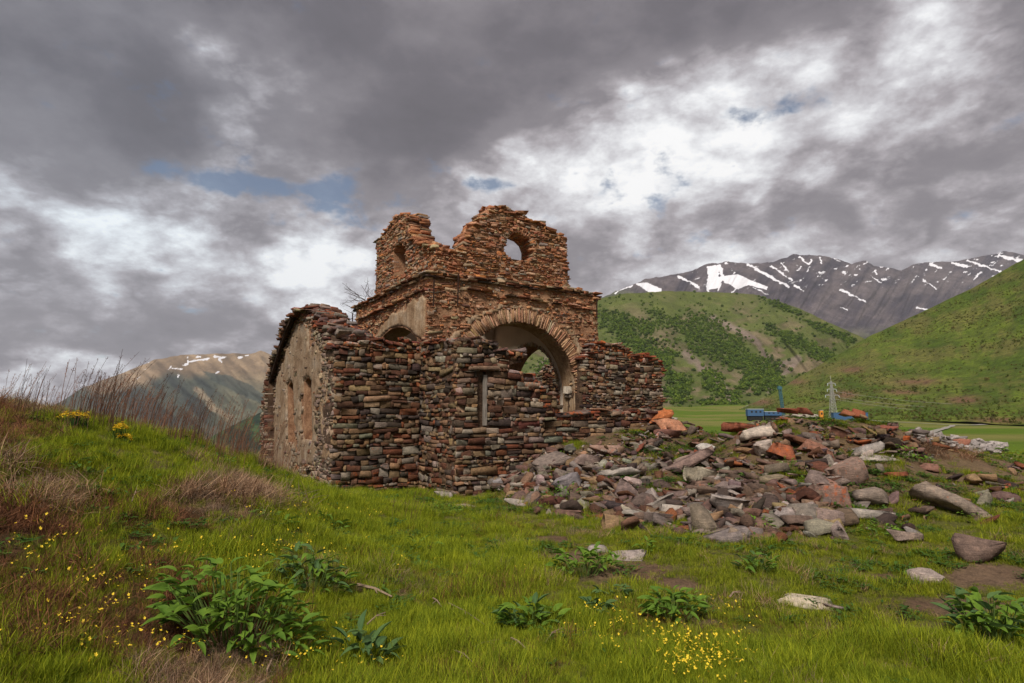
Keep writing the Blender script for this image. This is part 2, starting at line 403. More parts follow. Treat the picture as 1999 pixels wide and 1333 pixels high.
def sheet(name, ridge, base, M, colf, nc=420, nrw=150, g=1.0, amp=.0, ampf=6, rough_edge=0, seed=1, cols_px=None, back=.5, ravine=0, rav_n=26, rav_lean=0.):
    """a mountain side between a foot line and a ridge line, each given as (photo x, photo y, distance); the back slope falls away behind"""
    x0 = min(p[0] for p in ridge); x1 = max(p[0] for p in ridge)
    px = np.linspace(x0, x1, nc)
    rp = np.array(sorted(ridge), float); bp = np.array(sorted(base), float)
    ry = np.interp(px, rp[:, 0], rp[:, 1]); rD = np.interp(px, rp[:, 0], rp[:, 2])
    by = np.interp(px, bp[:, 0], bp[:, 1]); bD = np.interp(px, bp[:, 0], bp[:, 2])
    if rough_edge: ry = ry + (fbm(px*.05, px*0, 5, seed, .6)-.5)*rough_edge
    t = np.linspace(0, 1, nrw)[:, None]
    D = bD+(rD-bD)*t; Y = by+(ry-by)*t**g
    PX = np.repeat(px[None], nrw, 0)
    if ravine:
        w_ = np.sin(math.pi*np.clip(t, 0, 1))**.8
        q = fbm((PX+rav_lean*(Y-ry))*rav_n/1000., t*1.2+0*PX, 5, seed+5, .55)
        ridged = 1-np.abs(q*2-1)*2
        D = D*(1+ravine*w_*(ridged-.5))
        q2 = fbm((PX+rav_lean*.6*(Y-ry))*rav_n/350., t*5+0*PX, 4, seed+9, .6)
        D = D*(1+ravine*.4*w_*(q2-.5))
    fx = (PX-CX)/F; fy = (CY-Y)/F
    dy_ = math.cos(PITCH)-math.sin(PITCH)*fy; dz_ = math.sin(PITCH)+math.cos(PITCH)*fy
    X = fx/dy_*D; Z = EYE.z+dz_/dy_*D; Yw = D+0*X
    if amp:
        Z = Z + amp*(fbm(X/ampf, Yw/ampf, 5, seed+3)-.5)*np.clip((1-t)*4, 0, 1)
    c = colf(PX, Y, t+0*PX, X, Yw, Z)
    # back slope
    bx = []; 
    for k in (1, 2, 3):
        f_ = 1+back*k*.12
        bx.append((X[-1]*f_, Yw[-1]*f_, Z[-1]-(abs(Z[-1])+60)*.25*k*k*.5))
    X = np.vstack([X]+[b[0][None] for b in bx]); Yw = np.vstack([Yw]+[b[1][None] for b in bx]); Z = np.vstack([Z]+[b[2][None] for b in bx])
    c = np.concatenate([c, np.repeat(c[-1:], 3, 0)], 0)
    me = mesh(name, np.stack([X.ravel(), Yw.ravel(), Z.ravel()], 1), grid_faces(nrw+3, nc), M, c[..., :3].reshape(-1, 3), True, c[..., 3].ravel())
    o = link(name, me); tag(o, kind='structure')
    return (px, X, Yw, Z, PX, Y)

def inside(poly, X, Y):
    r_ = np.zeros(X.shape, bool); n_ = len(poly)
    for i in range(n_):
        x1, y1 = poly[i]; x2, y2 = poly[(i+1) % n_]
        if y1 == y2: continue
        cnd = ((y1 > Y) != (y2 > Y)) & (X < (x2-x1)*(Y-y1)/(y2-y1)+x1)
        r_ ^= cnd
    return r_
def streak(P, X, Y, w0):                                # soft band along a polyline
    if w0 <= 7:
        X = X+7*(fbm(X*.13, Y*.22, 4, 61, .65)-.5); Y = Y+6*(fbm(X*.13+9, Y*.22, 4, 62, .65)-.5)
    best = np.full(X.shape, 1e9)
    for (x1, y1), (x2, y2) in zip(P[:-1], P[1:]):
        dx_, dy_ = x2-x1, y2-y1; L = dx_*dx_+dy_*dy_+1e-9
        t = np.clip(((X-x1)*dx_+(Y-y1)*dy_)/L, 0, 1)
        best = np.minimum(best, np.hypot(X-x1-t*dx_, Y-y1-t*dy_))
    return ss(w0*1.0, w0*.3, best+w0*1.1*(fbm(X*.09, Y*.13, 4, 91)-.42))
def arr(*c): return np.array(c, float)

# far snow range on the right
M_far = mat('alpine_rock', f_hill(.012, .05, .34, 7.))
def col_far(PX, PY, t, X, Y, Z):
    n = fbm(PX*.03, PY*.06, 5, 3)[..., None]; v = fbm((PX+PY*.9)*.06, PY*.02, 4, 7)[..., None]
    rock = lerp(arr(.035, .03, .042), arr(.10, .082, .085), ss(.3, .7, .5*n+.5*v))  # rock tones lowered so the colour carries the cloud shadow
    grass = lerp(arr(.045, .06, .03), arr(.10, .10, .045), n)
    edge = 570+ (PX-1300)*.14 + 30*(fbm(PX*.02, PY*.02, 4, 6)-.5)
    edge = np.where(PX > 1560, 640, edge)
    g = ss(-10, 30, PY-edge)[..., None]
    forest = ss(.45, .6, fbm(PX*.04, PY*.08, 5, 14))[..., None]
    grass = lerp(grass, arr(.018, .03, .02), forest)
    c = lerp(rock, grass, g)
    s_ = np.zeros(PX.shape)
    S = [([(1240, 553), (1262, 551), (1290, 563), (1294, 570), (1268, 571), (1255, 562)], 3),
         ([(1380, 520), (1404, 517), (1402, 540), (1440, 535), (1470, 548), (1500, 560), (1498, 566), (1460, 556), (1440, 565), (1425, 556), (1412, 547), (1405, 562), (1380, 566), (1384, 545)], 3)]
    for P_, q in S: s_ = np.maximum(s_, inside(P_, PX+5*(fbm(PX*.2, PY*.2, 2, 1)-.5), PY)*1.)
    for P_, q in [([(1325, 540), (1352, 553), (1366, 562)], 4), ([(1385, 522), (1382, 566)], 5), ([(1404, 520), (1416, 552)], 5), ([(1404, 556), (1402, 568)], 3),
                  ([(1460, 517), (1490, 532), (1540, 560)], 4), ([(1505, 519), (1545, 545)], 3), ([(1523, 514), (1540, 530)], 2), ([(1545, 552), (1568, 568)], 2),
                  ([(1560, 502), (1578, 516), (1585, 506)], 4), ([(1600, 502), (1603, 514)], 3), ([(1620, 500), (1640, 510)], 1.5), ([(1640, 565), (1680, 585)], 4), ([(1662, 575), (1690, 590)], 2),
                  ([(1710, 528), (1712, 536)], 3), ([(1815, 515), (1836, 523)], 4), ([(1858, 512), (1888, 520)], 4), ([(1888, 508), (1952, 530)], 3), ([(1950, 498), (1999, 512)], 6),
                  ([(1902, 545), (1915, 532)], 3), ([(1200, 572), (1235, 556)], 2), ([(1700, 540), (1720, 552)], 2), ([(1800, 545), (1830, 565)], 1.5), ([(1790, 600), (1830, 610)], 3),
                  ([(1640, 600), (1655, 606)], 1.5), ([(1470, 560), (1500, 575)], 1.5), ([(1250, 545), (1236, 552)], 1.5), ([(1580, 520), (1574, 530)], 2), ([(1430, 570), (1450, 556)], 2)]:
        s_ = np.maximum(s_, streak(P_, PX+4*(fbm(PX*.15, PY*.15, 3, 2)-.5), PY+3*(fbm(PX*.2, PY*.2, 3, 4)-.5), q)*.95)
    sp = ss(.66, .72, fbm(PX*.10+PY*.08, PY*.16, 5, 96, .6))*ss(600, 530, PY)*(PX > 1350)*.8
    s_ = np.maximum(s_, sp)
    return np.concatenate([c, s_[..., None]], -1)
sheet('snow_mountain', [(1040, 660, 4600), (1150, 592, 4600), (1200, 570, 4600), (1260, 545, 4600), (1340, 531, 4700), (1385, 514, 4800), (1420, 511, 4800), (1510, 513, 5000), (1550, 494, 5200), (1572, 498, 5200),
      (1600, 497, 5200), (1625, 503, 5300), (1650, 511, 5300), (1662, 514, 5300), (1690, 509, 5400), (1706, 520, 5400), (1740, 521, 5500), (1758, 527, 5500), (1800, 512, 5600), (1850, 510, 5700), (1880, 508, 5700), (1920, 500, 5800),
      (1960, 491, 5900), (1990, 496, 5900), (2060, 520, 6000), (2200, 560, 6000)],
      [(1040, 720, 2600), (1500, 700, 2900), (1700, 700, 3200), (2200, 720, 3600)], M_far, col_far, nc=700, nrw=230, g=.9, rough_edge=7, seed=3, ravine=.02, rav_n=60, rav_lean=.55)

# left mountain
M_lm = mat('mountain_grass', f_hill(.01, .05, .22, 22.))
def col_lm(PX, PY, t, X, Y, Z):
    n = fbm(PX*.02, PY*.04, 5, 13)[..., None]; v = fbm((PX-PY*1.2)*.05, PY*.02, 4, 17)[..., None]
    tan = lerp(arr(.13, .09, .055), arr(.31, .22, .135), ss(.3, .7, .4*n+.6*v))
    dark = lerp(arr(.025, .035, .03), arr(.06, .07, .05), ss(.35, .65, v))  # lower slopes: cloud shadow painted in as a darker tone
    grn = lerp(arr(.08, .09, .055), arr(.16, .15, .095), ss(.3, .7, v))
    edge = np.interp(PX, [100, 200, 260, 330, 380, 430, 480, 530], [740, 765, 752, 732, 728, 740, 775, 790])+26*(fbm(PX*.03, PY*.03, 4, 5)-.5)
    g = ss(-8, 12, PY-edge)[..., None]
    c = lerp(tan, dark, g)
    rt = (ss(395, 450, PX+.3*(PY-780))*ss(715, 770, PY))[..., None]
    c = lerp(c, grn, rt*.8)
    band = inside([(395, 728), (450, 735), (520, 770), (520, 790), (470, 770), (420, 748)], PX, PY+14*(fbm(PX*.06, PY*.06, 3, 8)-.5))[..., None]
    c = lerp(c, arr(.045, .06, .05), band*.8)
    gull = streak([(385, 760), (420, 800), (450, 815)], PX, PY, 9)[..., None]
    c = lerp(c, arr(.33, .25, .16), gull*.7)
    s_ = np.zeros(PX.shape)
    for P_, q in [([(365, 698), (368, 710), (358, 713), (378, 704), (406, 700)], 3), ([(384, 697), (394, 695)], 2.5), ([(418, 695), (438, 696), (428, 702), (434, 708)], 3), ([(465, 698), (472, 698)], 3), ([(478, 695), (485, 694)], 1.5),
                  ([(335, 718), (355, 720)], 2), ([(350, 731), (346, 736)], 2.5), ([(282, 721), (285, 720)], 2.5), ([(327, 722), (336, 713)], 1.2), ([(422, 729), (427, 725)], 2), ([(288, 708), (294, 706)], 1.5), ([(268, 740), (275, 735)], 1.3)]:
        s_ = np.maximum(s_, streak(P_, PX+3*(fbm(PX*.2, PY*.2, 3, 2)-.5), PY, q))
    return np.concatenate([c, s_[..., None]], -1)
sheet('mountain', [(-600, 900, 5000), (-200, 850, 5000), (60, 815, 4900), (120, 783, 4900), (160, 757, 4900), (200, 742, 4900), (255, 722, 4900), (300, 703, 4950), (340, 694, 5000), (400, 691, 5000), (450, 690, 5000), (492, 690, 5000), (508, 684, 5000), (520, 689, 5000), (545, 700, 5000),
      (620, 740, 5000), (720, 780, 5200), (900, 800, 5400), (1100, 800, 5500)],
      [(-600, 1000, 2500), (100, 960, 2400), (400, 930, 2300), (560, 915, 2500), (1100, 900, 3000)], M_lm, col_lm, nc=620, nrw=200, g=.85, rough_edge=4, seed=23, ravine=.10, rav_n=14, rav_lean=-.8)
M_dark = mat('forest_slope', f_hill(.03, .12, .5, 10.))
def col_dark(PX, PY, t, X, Y, Z):
    n = fbm(PX*.06, PY*.09, 5, 33)[..., None]
    c = lerp(arr(.012, .028, .014), arr(.05, .085, .025), ss(.4, .65, n))
    return np.concatenate([c, np.zeros(PX.shape+(1,))], -1)
sheet('forest_hill', [(330, 900, 1500), (430, 842, 1500), (470, 822, 1600), (520, 800, 1700), (600, 770, 1800), (700, 760, 1900), (900, 800, 2000)],
      [(330, 960, 900), (520, 950, 900), (900, 960, 900)], M_dark, col_dark, nc=220, nrw=90, amp=8, ampf=60, seed=41, rough_edge=3)

# middle hill with scrub and scree
M_mid = mat('scrub_hill', f_hill(.03, .22, .26, 5.))
def veg_mid(PX, PY):
    n = fbm(PX*.022, PY*.035, 5, 51)
    def el(a, b, ra, rb, th=0):
        c_, s_ = math.cos(th), math.sin(th); u = (PX-a)*c_+(PY-b)*s_; v = -(PX-a)*s_+(PY-b)*c_
        return np.exp(-(u/ra)**2-(v/rb)**2)
    m_ = 0
    for e_ in [(1400, 670, 110, 38, .55), (1470, 720, 90, 30, .8), (1330, 640, 60, 20, .5), (1260, 690, 90, 30, .7), (1230, 640, 60, 20, .2), (1325, 760, 30, 30, .9), (1550, 665, 60, 16, .45), (1600, 690, 60, 14, .5),
               (1510, 745, 50, 16, .7), (1600, 640, 70, 10, .4), (1450, 755, 14, 40, .6), (1195, 620, 40, 12, 0), (1300, 700, 30, 50, .5), (1650, 660, 40, 8, .4), (1400, 790, 60, 8, .1), (1100, 720, 60, 60, 0), (1530, 600, 60, 8, .4), (1390, 745, 22, 40, -.6)]:
        m_ = np.maximum(m_, el(*e_))
    return np.clip(m_*1.25+(n-.5)*1.5, 0, 1)
def col_mid(PX, PY, t, X, Y, Z):
    n = fbm(PX*.04, PY*.07, 5, 3)[..., None]; v = fbm((PX-PY*1.3)*.07, PY*.03, 5, 27)[..., None]
    base = lerp(arr(.08, .07, .03), arr(.19, .145, .085), ss(.3, .7, v))
    grn = lerp(arr(.065, .085, .018), arr(.115, .13, .03), n)
    top = ss(50, 10, PY-np.interp(PX, [1150, 1250, 1400, 1470, 1560, 1690], [592, 578, 574, 580, 605, 665]))[..., None]
    g = ss(.44, .60, fbm(PX*.02+5, PY*.05, 5, 9))[..., None]
    c = lerp(base, grn, np.clip(g+top*.75, 0, 1))
    c = lerp(c, arr(.07, .10, .02), (veg_mid(PX, PY)**1.5*.75)[..., None])
    scree = np.maximum(streak([(1340, 690), (1390, 735), (1430, 780)], PX, PY, 14), np.maximum(streak([(1390, 620), (1470, 660), (1500, 700)], PX, PY, 10), streak([(1500, 720), (1560, 700), (1500, 760)], PX, PY, 10)))
    scree = np.maximum(scree, streak([(1040, 740), (1085, 680)], PX, PY, 14))
    c = lerp(c, lerp(arr(.13, .09, .075), arr(.30, .235, .195), v), (scree*.8)[..., None])
    return np.concatenate([c, np.zeros(PX.shape+(1,))], -1)
MID = sheet('scrub_hillside', [(560, 850, 1300), (700, 780, 1400), (850, 710, 1500), (1000, 640, 1500), (1100, 605, 1500), (1165, 584, 1500), (1210, 574, 1500), (1300, 568, 1550), (1400, 570, 1600), (1470, 574, 1600), (1520, 588, 1500), (1560, 602, 1450), (1620, 630, 1300), (1690, 662, 1150), (1760, 710, 1000), (1850, 780, 900)],
      [(560, 880, 650), (700, 850, 650), (1000, 812, 700), (1250, 806, 750), (1420, 799, 800), (1560, 792, 850), (1850, 800, 800)], M_mid, col_mid, nc=480, nrw=170, g=.95, seed=61, rough_edge=3, ravine=.03, rav_n=22, rav_lean=-.9)
# near green hill on the right
M_right = mat('grassy_hill', f_hill(.16, .6, .42, 1.2))
def col_right(PX, PY, t, X, Y, Z):
    n = fbm(PX*.02, PY*.04, 5, 3)[..., None]; v = fbm((PX+PY)*.012, PY*.05, 5, 27)[..., None]
    grn = lerp(arr(.050, .080, .005), arr(.085, .115, .010), ss(.3, .7, n))  # greens deepened in colour to stand for cloud shadow on the hill
    br = lerp(arr(.105, .095, .022), arr(.15, .12, .04), v)
    b_ = ss(.44, .62, .5*fbm(X*.03, Z*.06, 6, 71, .68)+.5*fbm(PX*.03, PY*.036+3, 6, 71, .68))[..., None]
    c = lerp(grn, br, b_*.6)
    for (a, b2, ra, rb) in [(1665, 722, 24, 7), (1880, 780, 36, 9), (1790, 745, 45, 6), (1650, 770, 26, 9), (1480, 785, 30, 6), (1545, 745, 30, 5), (1950, 820, 60, 5), (1760, 765, 40, 5)]:
        k = np.exp(-((PX-a)/ra)**2-((PY-b2)/rb)**2)*(.4+1.1*fbm(PX*.15, PY*.3, 4, 5))
        c = lerp(c, arr(.15, .075, .045), np.clip(k, 0, .85)[..., None])
    return np.concatenate([c, np.zeros(PX.shape+(1,))], -1)
RH = sheet('grass_hill', [(1440, 800, 700), (1500, 774, 680), (1560, 735, 660), (1600, 712, 650), (1700, 655, 620), (1800, 609, 600), (1900, 561, 570), (1999, 505, 540), (2150, 430, 520), (2400, 330, 500), (2800, 260, 480)],
      [(1440, 815, 500), (1500, 812, 420), (1560, 814, 360), (1700, 818, 300), (1850, 823, 260), (2000, 828, 230), (2400, 840, 180), (2800, 850, 150)], M_right, col_right, nc=520, nrw=200, amp=1.6, ampf=14, g=.95, seed=81, rough_edge=2.5, ravine=.02, rav_n=8, rav_lean=.5)
# ------------------------------------------------------------------ stones
def hull_faces(pts):
    bm = bmesh.new(); vs = [bm.verts.new(p) for p in pts]
    for i, v in enumerate(vs): v.index = i
    bmesh.ops.convex_hull(bm, input=vs); bmesh.ops.triangulate(bm, faces=bm.faces[:]); bmesh.ops.recalc_face_normals(bm, faces=bm.faces[:])
    f = np.array([[v.index for v in fc.verts] for fc in bm.faces], np.int32); bm.free(); return f
K = .74
BX = []; BC = []; BA = []
for sx in (-1, 1):
    for sy in (-1, 1):
        for sz in (-1, 1):
            for a in range(3):
                c = [sx*K, sy*K, sz*K]; c[a] = (sx, sy, sz)[a]; BX.append(c); BC.append((sx, sy, sz)); BA.append(a)
BX = np.array(BX)*.5; BF = hull_faces(BX); BSG = np.array(BC)
def ico(n):
    bm = bmesh.new(); bmesh.ops.create_icosphere(bm, subdivisions=n, radius=1)
    v = np.array([v.co[:] for v in bm.verts]); f = np.array([[q.index for q in fc.verts] for fc in bm.faces], np.int32); bm.free(); return v, f
ICO2, ICO3 = ico(2), ico(3)

def block(c, ax, dims, jit=.12, tilt=0.):
    """hewn wall stone: chamfered block round c with axes ax (3x3 rows) and size dims"""
    ch = np.minimum(np.array([.018, .014, .011])*rng.uniform(.4, 1.7, 3), np.asarray(dims)*.2)/np.asarray(dims)
    P = np.sign(BX)*np.where(np.abs(BX) > .45, .5, .5-ch[None])
    # skew each corner, then bulge
    cor = rng.normal(0, jit, (8, 3))*np.array([min(1., .12/dims[0]*1.3), 1, 1.15]); idx = ((BSG[:, 0] > 0)*4+(BSG[:, 1] > 0)*2+(BSG[:, 2] > 0)*1)
    P = P+cor[idx]*np.array([.6, .7, .8])+rng.normal(0, .028, P.shape)
    th = rng.normal(0, .03)+tilt
    P = P*dims
    c_, s_ = math.cos(th), math.sin(th)
    P = np.stack([P[:, 0]*c_-P[:, 2]*s_, P[:, 1], P[:, 0]*s_+P[:, 2]*c_], 1)
    return P@ax+c
def rock(c, dims, rot, big=False, flat_=.6):
    V, Fc = ICO3 if big else ICO2
    P = np.sign(V)*np.abs(V)**.36
    for _ in range(7 if big else 5):
        nrm = rng.normal(size=3)*np.array([1, 1, .7]); nrm /= np.linalg.norm(nrm); o = rng.uniform(.42, .88)
        d = P@nrm-o; P = P-np.maximum(d, 0)[:, None]*nrm
    for _ in range(2):                                  # split bedding faces
        o = rng.uniform(.35, .8); sg = rng.choice([-1, 1]); nrm = np.array([rng.normal(0, .12), rng.normal(0, .12), sg]); nrm /= np.linalg.norm(nrm)
        d = P@nrm-o; P = P-np.maximum(d, 0)[:, None]*nrm
    if big: P = P+(fbm(P[:, 0]*3+P[:, 2]*2+c[0]*9, P[:, 1]*3+c[1]*7, 3, 3)-.5)[:, None]*P*.22
    P = P+rng.normal(0, .02 if big else .032, P.shape)
    P = P*(np.array(dims)/2)
    return P@np.array(rot.to_matrix()).T+c, Fc

PAL_DARK = [(.095, .046, .030, 3.2), (.125, .058, .036, 3), (.16, .062, .036, 1.6), (.15, .098, .062, 4), (.22, .145, .085, 4), (.18, .15, .12, 3.4), (.24, .20, .16, 1.6), (.29, .185, .105, 2), (.058, .042, .036, 3), (.23, .085, .04, .7), (.33, .28, .23, .35)]
PAL_WARM = [(.34, .155, .085, 4), (.42, .21, .118, 4), (.47, .27, .165, 3.5), (.26, .11, .06, 2.5), (.30, .215, .15, 2), (.44, .32, .21, 2), (.16, .09, .065, 1.2), (.32, .28, .23, .8), (.44, .19, .08, 1.4)]
PAL_GREY = [(.30, .22, .15, 3), (.25, .20, .16, 3), (.20, .15, .11, 2), (.34, .28, .21, 2), (.20, .09, .05, 1), (.14, .10, .08, 2)]
PAL_RUB = [(.18, .145, .13, 4), (.25, .215, .19, 3), (.15, .10, .085, 4), (.10, .065, .052, 3), (.19, .12, .09, 3), (.34, .30, .265, .9), (.24, .085, .045, .6), (.07, .052, .048, 2)]
PAL_RED = [(.22, .065, .035, 3), (.30, .10, .05, 1.5), (.15, .06, .042, 3), (.24, .17, .13, 3), (.34, .29, .25, 2.5), (.11, .055, .042, 2.5)]
def pick(pal):
    wts = np.array([p[3] for p in pal]); p = pal[rng.choice(len(pal), p=wts/wts.sum())]
    return np.array(p[:3])*rng.uniform(.78, 1.22)*(1+rng.normal(0, .05, 3))
STONES = []                                             # (verts, faces, colour, lichen, size on the photo, part name)
def area_px(P):
    q = np.array([proj(*v) for v in P]); e = q.max(0)-q.min(0)
    if q[:, 0].min() > 2010 or q[:, 0].max() < -10: return 0
    return float(e[0]*e[1])
def add_stone(P, col, lich, vis=1., nm='stone', faces=None):
    STONES.append((P, BF if faces is None else faces, col, lich, area_px(P)*vis, nm))

# church frame: u along the front (right and away), v along the side (left and away)
C0 = np.array([-4.73, 16.0]); AZR = math.radians(57.4)
RD = np.array([math.sin(AZR), math.cos(AZR)]); LD = np.array([-RD[1], RD[0]])
def P2(u, v): return C0+u*RD+v*LD
class Face:
    """vertical plane through P2(u, v); s runs along R ('R') or along L ('L'); outside is n"""
    def __init__(s, u, v, along, out):
        s.o = P2(u, v); s.d = RD if along == 'R' else LD; s.n = LD*out if along == 'R' else RD*out; s.al = along
        s.u, s.v = u, v
    def pt(s, px, py):                                  # photo point -> (s, z)
        r_ = ray(px, py); d2 = np.array([r_.x, r_.y])
        # EYE.xy + t d2 = o + k d
        A = np.array([[d2[0], -s.d[0]], [d2[1], -s.d[1]]]); t, k = np.linalg.solve(A, s.o)
        return k, EYE.z+r_.z*t
    def P(s, k, z, off=0.):
        q = s.o+s.d*k+s.n*off; return np.array([q[0], q[1], z])
    def ax(s): return np.array([[s.d[0], s.d[1], 0], [s.n[0], s.n[1], 0], [0, 0, 1.]])
def poly_in(poly, k, z):
    r_ = False; n_ = len(poly)
    for i in range(n_):
        x1, y1 = poly[i]; x2, y2 = poly[(i+1) % n_]
        if (y1 > z) != (y2 > z) and k < (x2-x1)*(z-y1)/(y2-y1)+x1: r_ = not r_
    return r_
def lay(face, poly, holes=(), pal=PAL_DARK, off=0., depth=.24, prot=(.0, .05), hs=(.085, .20), ws=(.09, .75), lich=lambda k, z: .15, gap=.009, skip=lambda k, z: False, vis=1., nm='stone', zmin=None, jit=.12, palf=None, warp=.18):
    """pack a wall face with irregular coursed stones"""
    pk = np.array(poly); x0, x1 = pk[:, 0].min(), pk[:, 0].max(); z0, z1 = pk[:, 1].min(), pk[:, 1].max()
    if zmin is not None: z0 = max(z0, zmin)
    ax = face.ax(); hmin, hmax = hs; sd = int(rng.integers(0, 99)); z = z0
    def one(ka, kb, zc_, hh, tl):
        if kb-ka < .03: return
        kc = (ka+kb)/2
        if skip(kc, zc_): return
        p = rng.uniform(*prot)-(.05 if rng.random() < .06 else 0); dd = depth*rng.uniform(.8, 1.15); tl = tl+rng.normal(0, .035); zc_ = zc_+rng.normal(0, .006)
        c = face.P(kc, zc_, off+p-dd/2)
        V = block(c, ax, np.array([max(kb-ka-gap*rng.uniform(.3, 1.3), .02), dd, max(hh-gap*rng.uniform(.3, 1.3), .02)]), jit*(.5 if kb-ka > .35 else 1), tl)
        pl = palf(kc, zc_) if palf else pal
        add_stone(V, pick(pl), lich(kc, zc_)+rng.normal(0, .12), vis, nm)
    while z < z1:
        h = hmin+(hmax-hmin)*rng.random()**1.35
        k = x0-rng.uniform(0, .4)
        while k < x1:
            wd = min(ws[1], max(ws[0], h*math.exp(rng.normal(.62, .5))))
            if rng.random() < .12: wd = ws[0]
            ks = np.linspace(k+.01, k+wd-.01, 9)
            dz_ = (fbm(ks*.7, np.full(9, z)*.9, 3, sd)-.5)*warp; zc_ = z+h/2+float(dz_[4]); zz_ = z+h/2+dz_
            ok = inside(poly, ks, zz_)
            for hl in holes: ok &= ~inside(hl, ks, zz_)
            if ok.any():
                i0 = int(np.argmax(ok)); i1 = i0
                while i1 < 8 and ok[i1+1]: i1 += 1
                ka, kb = k+wd*(i0/9.), k+wd*((i1+1)/9.); tl = math.atan2(dz_[8]-dz_[0], wd)
                if h > hmin*1.9 and rng.random() < .26:
                    q = rng.uniform(.35, .65); one(ka, kb, zc_-h/2+h*q/2, h*q, tl)
                    if kb-ka > .3 and rng.random() < .5: one(ka, (ka+kb)/2, zc_+h/2-h*(1-q)/2, h*(1-q), tl); one((ka+kb)/2, kb, zc_+h/2-h*(1-q)/2, h*(1-q), tl)
                    else: one(ka, kb, zc_+h/2-h*(1-q)/2, h*(1-q), tl)
                else:
                    q = rng.uniform(.76, 1.1); one(ka, kb, zc_-h*(1-min(q, 1))*.5, h*q, tl)
                    if q < .82: one(ka+.02, kb-.05*rng.random(), zc_+h*q/2, h*(1-q)*.9, tl)
            k += wd
        z += h
CHURCH = empty('ruined_church', (*P2(0, 0), 0))
tag(CHURCH, 'roofless ruined church of rough brown and red stone with a broken tower and round arches', 'church')
CH0 = Vector(CHURCH.location)
def part(name, me, parent=CHURCH): 
    o = link(name, me, parent); 
    if parent is CHURCH: o.location = -CH0
    return o
def prism(face, poly, thick, off, M, name='wall', holes=(), cell=None):
    """solid wall core: outline with openings, given thickness behind the face"""
    loops = [[Vector((k, z, 0)) for k, z in poly]]+[[Vector((k, z, 0)) for k, z in h] for h in holes]
    tri = tessellate_polygon(loops); fl = [v for l in loops for v in l]; n_ = len(fl)
    V = [face.P(v.x, v.y, off) for v in fl]+[face.P(v.x, v.y, off-thick) for v in fl]
    Fc = [tuple(t) for t in tri]+[tuple(q+n_ for q in reversed(t)) for t in tri]; b0 = 0
    for l in loops:
        m_ = len(l)
        for i in range(m_):
            a, b = b0+i, b0+(i+1) % m_; Fc.append((a, b, b+n_, a+n_))
        b0 += m_
    me = mesh(name, V, Fc, M); bm = bmesh.new(); bm.from_mesh(me); bmesh.ops.recalc_face_normals(bm, faces=bm.faces[:]); bm.to_mesh(me); bm.free()
    return part(name, me)
def inset(poly, d, lo=True, hi=False):
    pk = [p[0] for p in poly]; a, b = min(pk), max(pk)
    return [(a+d if lo and abs(k-a) < 1e-6 else (b-d if hi and abs(k-b) < 1e-6 else k), z) for k, z in poly]
def densify(poly, step=.18, amp=.04, zfix=None):
    out_ = []
    for i in range(len(poly)):
        a, b = np.array(poly[i]), np.array(poly[(i+1) % len(poly)]); L = np.linalg.norm(b-a); m_ = max(1, int(L/step))
        for k in range(m_): out_.append(a+(b-a)*k/m_+(rng.normal(0, amp, 2) if zfix is None or (a[1] > zfix or b[1] > zfix) else 0))
    return [tuple(p) for p in out_]
def shrink_top(poly, d, zlow):
    return [(k, z-d if z > zlow+.3 else z) for k, z in poly]
def patch(face, poly, off, M, name='plaster', cell=.06, amp=.018, edge=.06, holes=(), bite=0.):
    """uneven skin of plaster lying on a wall face"""
    pk = np.array(poly); x0, x1 = pk[:, 0].min(), pk[:, 0].max(); z0, z1 = pk[:, 1].min(), pk[:, 1].max()
    nx, nz = int((x1-x0)/cell)+2, int((z1-z0)/cell)+2
    kk, zz = np.meshgrid(x0+np.arange(nx)*cell, z0+np.arange(nz)*cell)
    kq = kk+(fbm(kk*3, zz*3, 4, 13, .65)-.5)*.5; zq = zz+(fbm(kk*3+9, zz*3, 4, 14, .65)-.5)*.5
    ins = inside(poly, kq, zq) & (kk > pk[:, 0].min()-.02 if pk[:, 0].min() > .3 else kk > .08)
    for h in holes: ins &= ~inside(h, kk, zz)
    if bite: ins &= fbm(kk*1.5+3, zz*1.1, 5, 44, .6) > bite
    fc = grid_faces(nz, nx); fi = ins.ravel()
    keep = fi[fc].all(1); fc = fc[keep]
    d = off+(fbm(kk*2, zz*2, 4, 5)-.5)*amp*3+(fbm(kk*9, zz*9, 3, 6)-.5)*amp
    cnt = np.zeros(nx*nz); np.add.at(cnt, fc.ravel(), 1); d = d.ravel(); bd = (cnt < 4) & (cnt > 0); d[bd] -= edge
    X = face.o[0]+face.d[0]*kk.ravel()+face.n[0]*d; Y = face.o[1]+face.d[1]*kk.ravel()+face.n[1]*d
    used = np.unique(fc); rm = -np.ones(nx*nz, int); rm[used] = np.arange(len(used))
    if not len(used): return
    return part(name, mesh(name, np.stack([X, Y, zz.ravel()], 1)[used], rm[fc], M, None, True))
def arc_poly(kc, zc_, r_, zb, n_=20):
    return [(kc+r_, zb)]+[(kc+r_*math.cos(t), zc_+r_*math.sin(t)) for t in np.linspace(0, math.pi, n_)]+[(kc-r_, zb)]
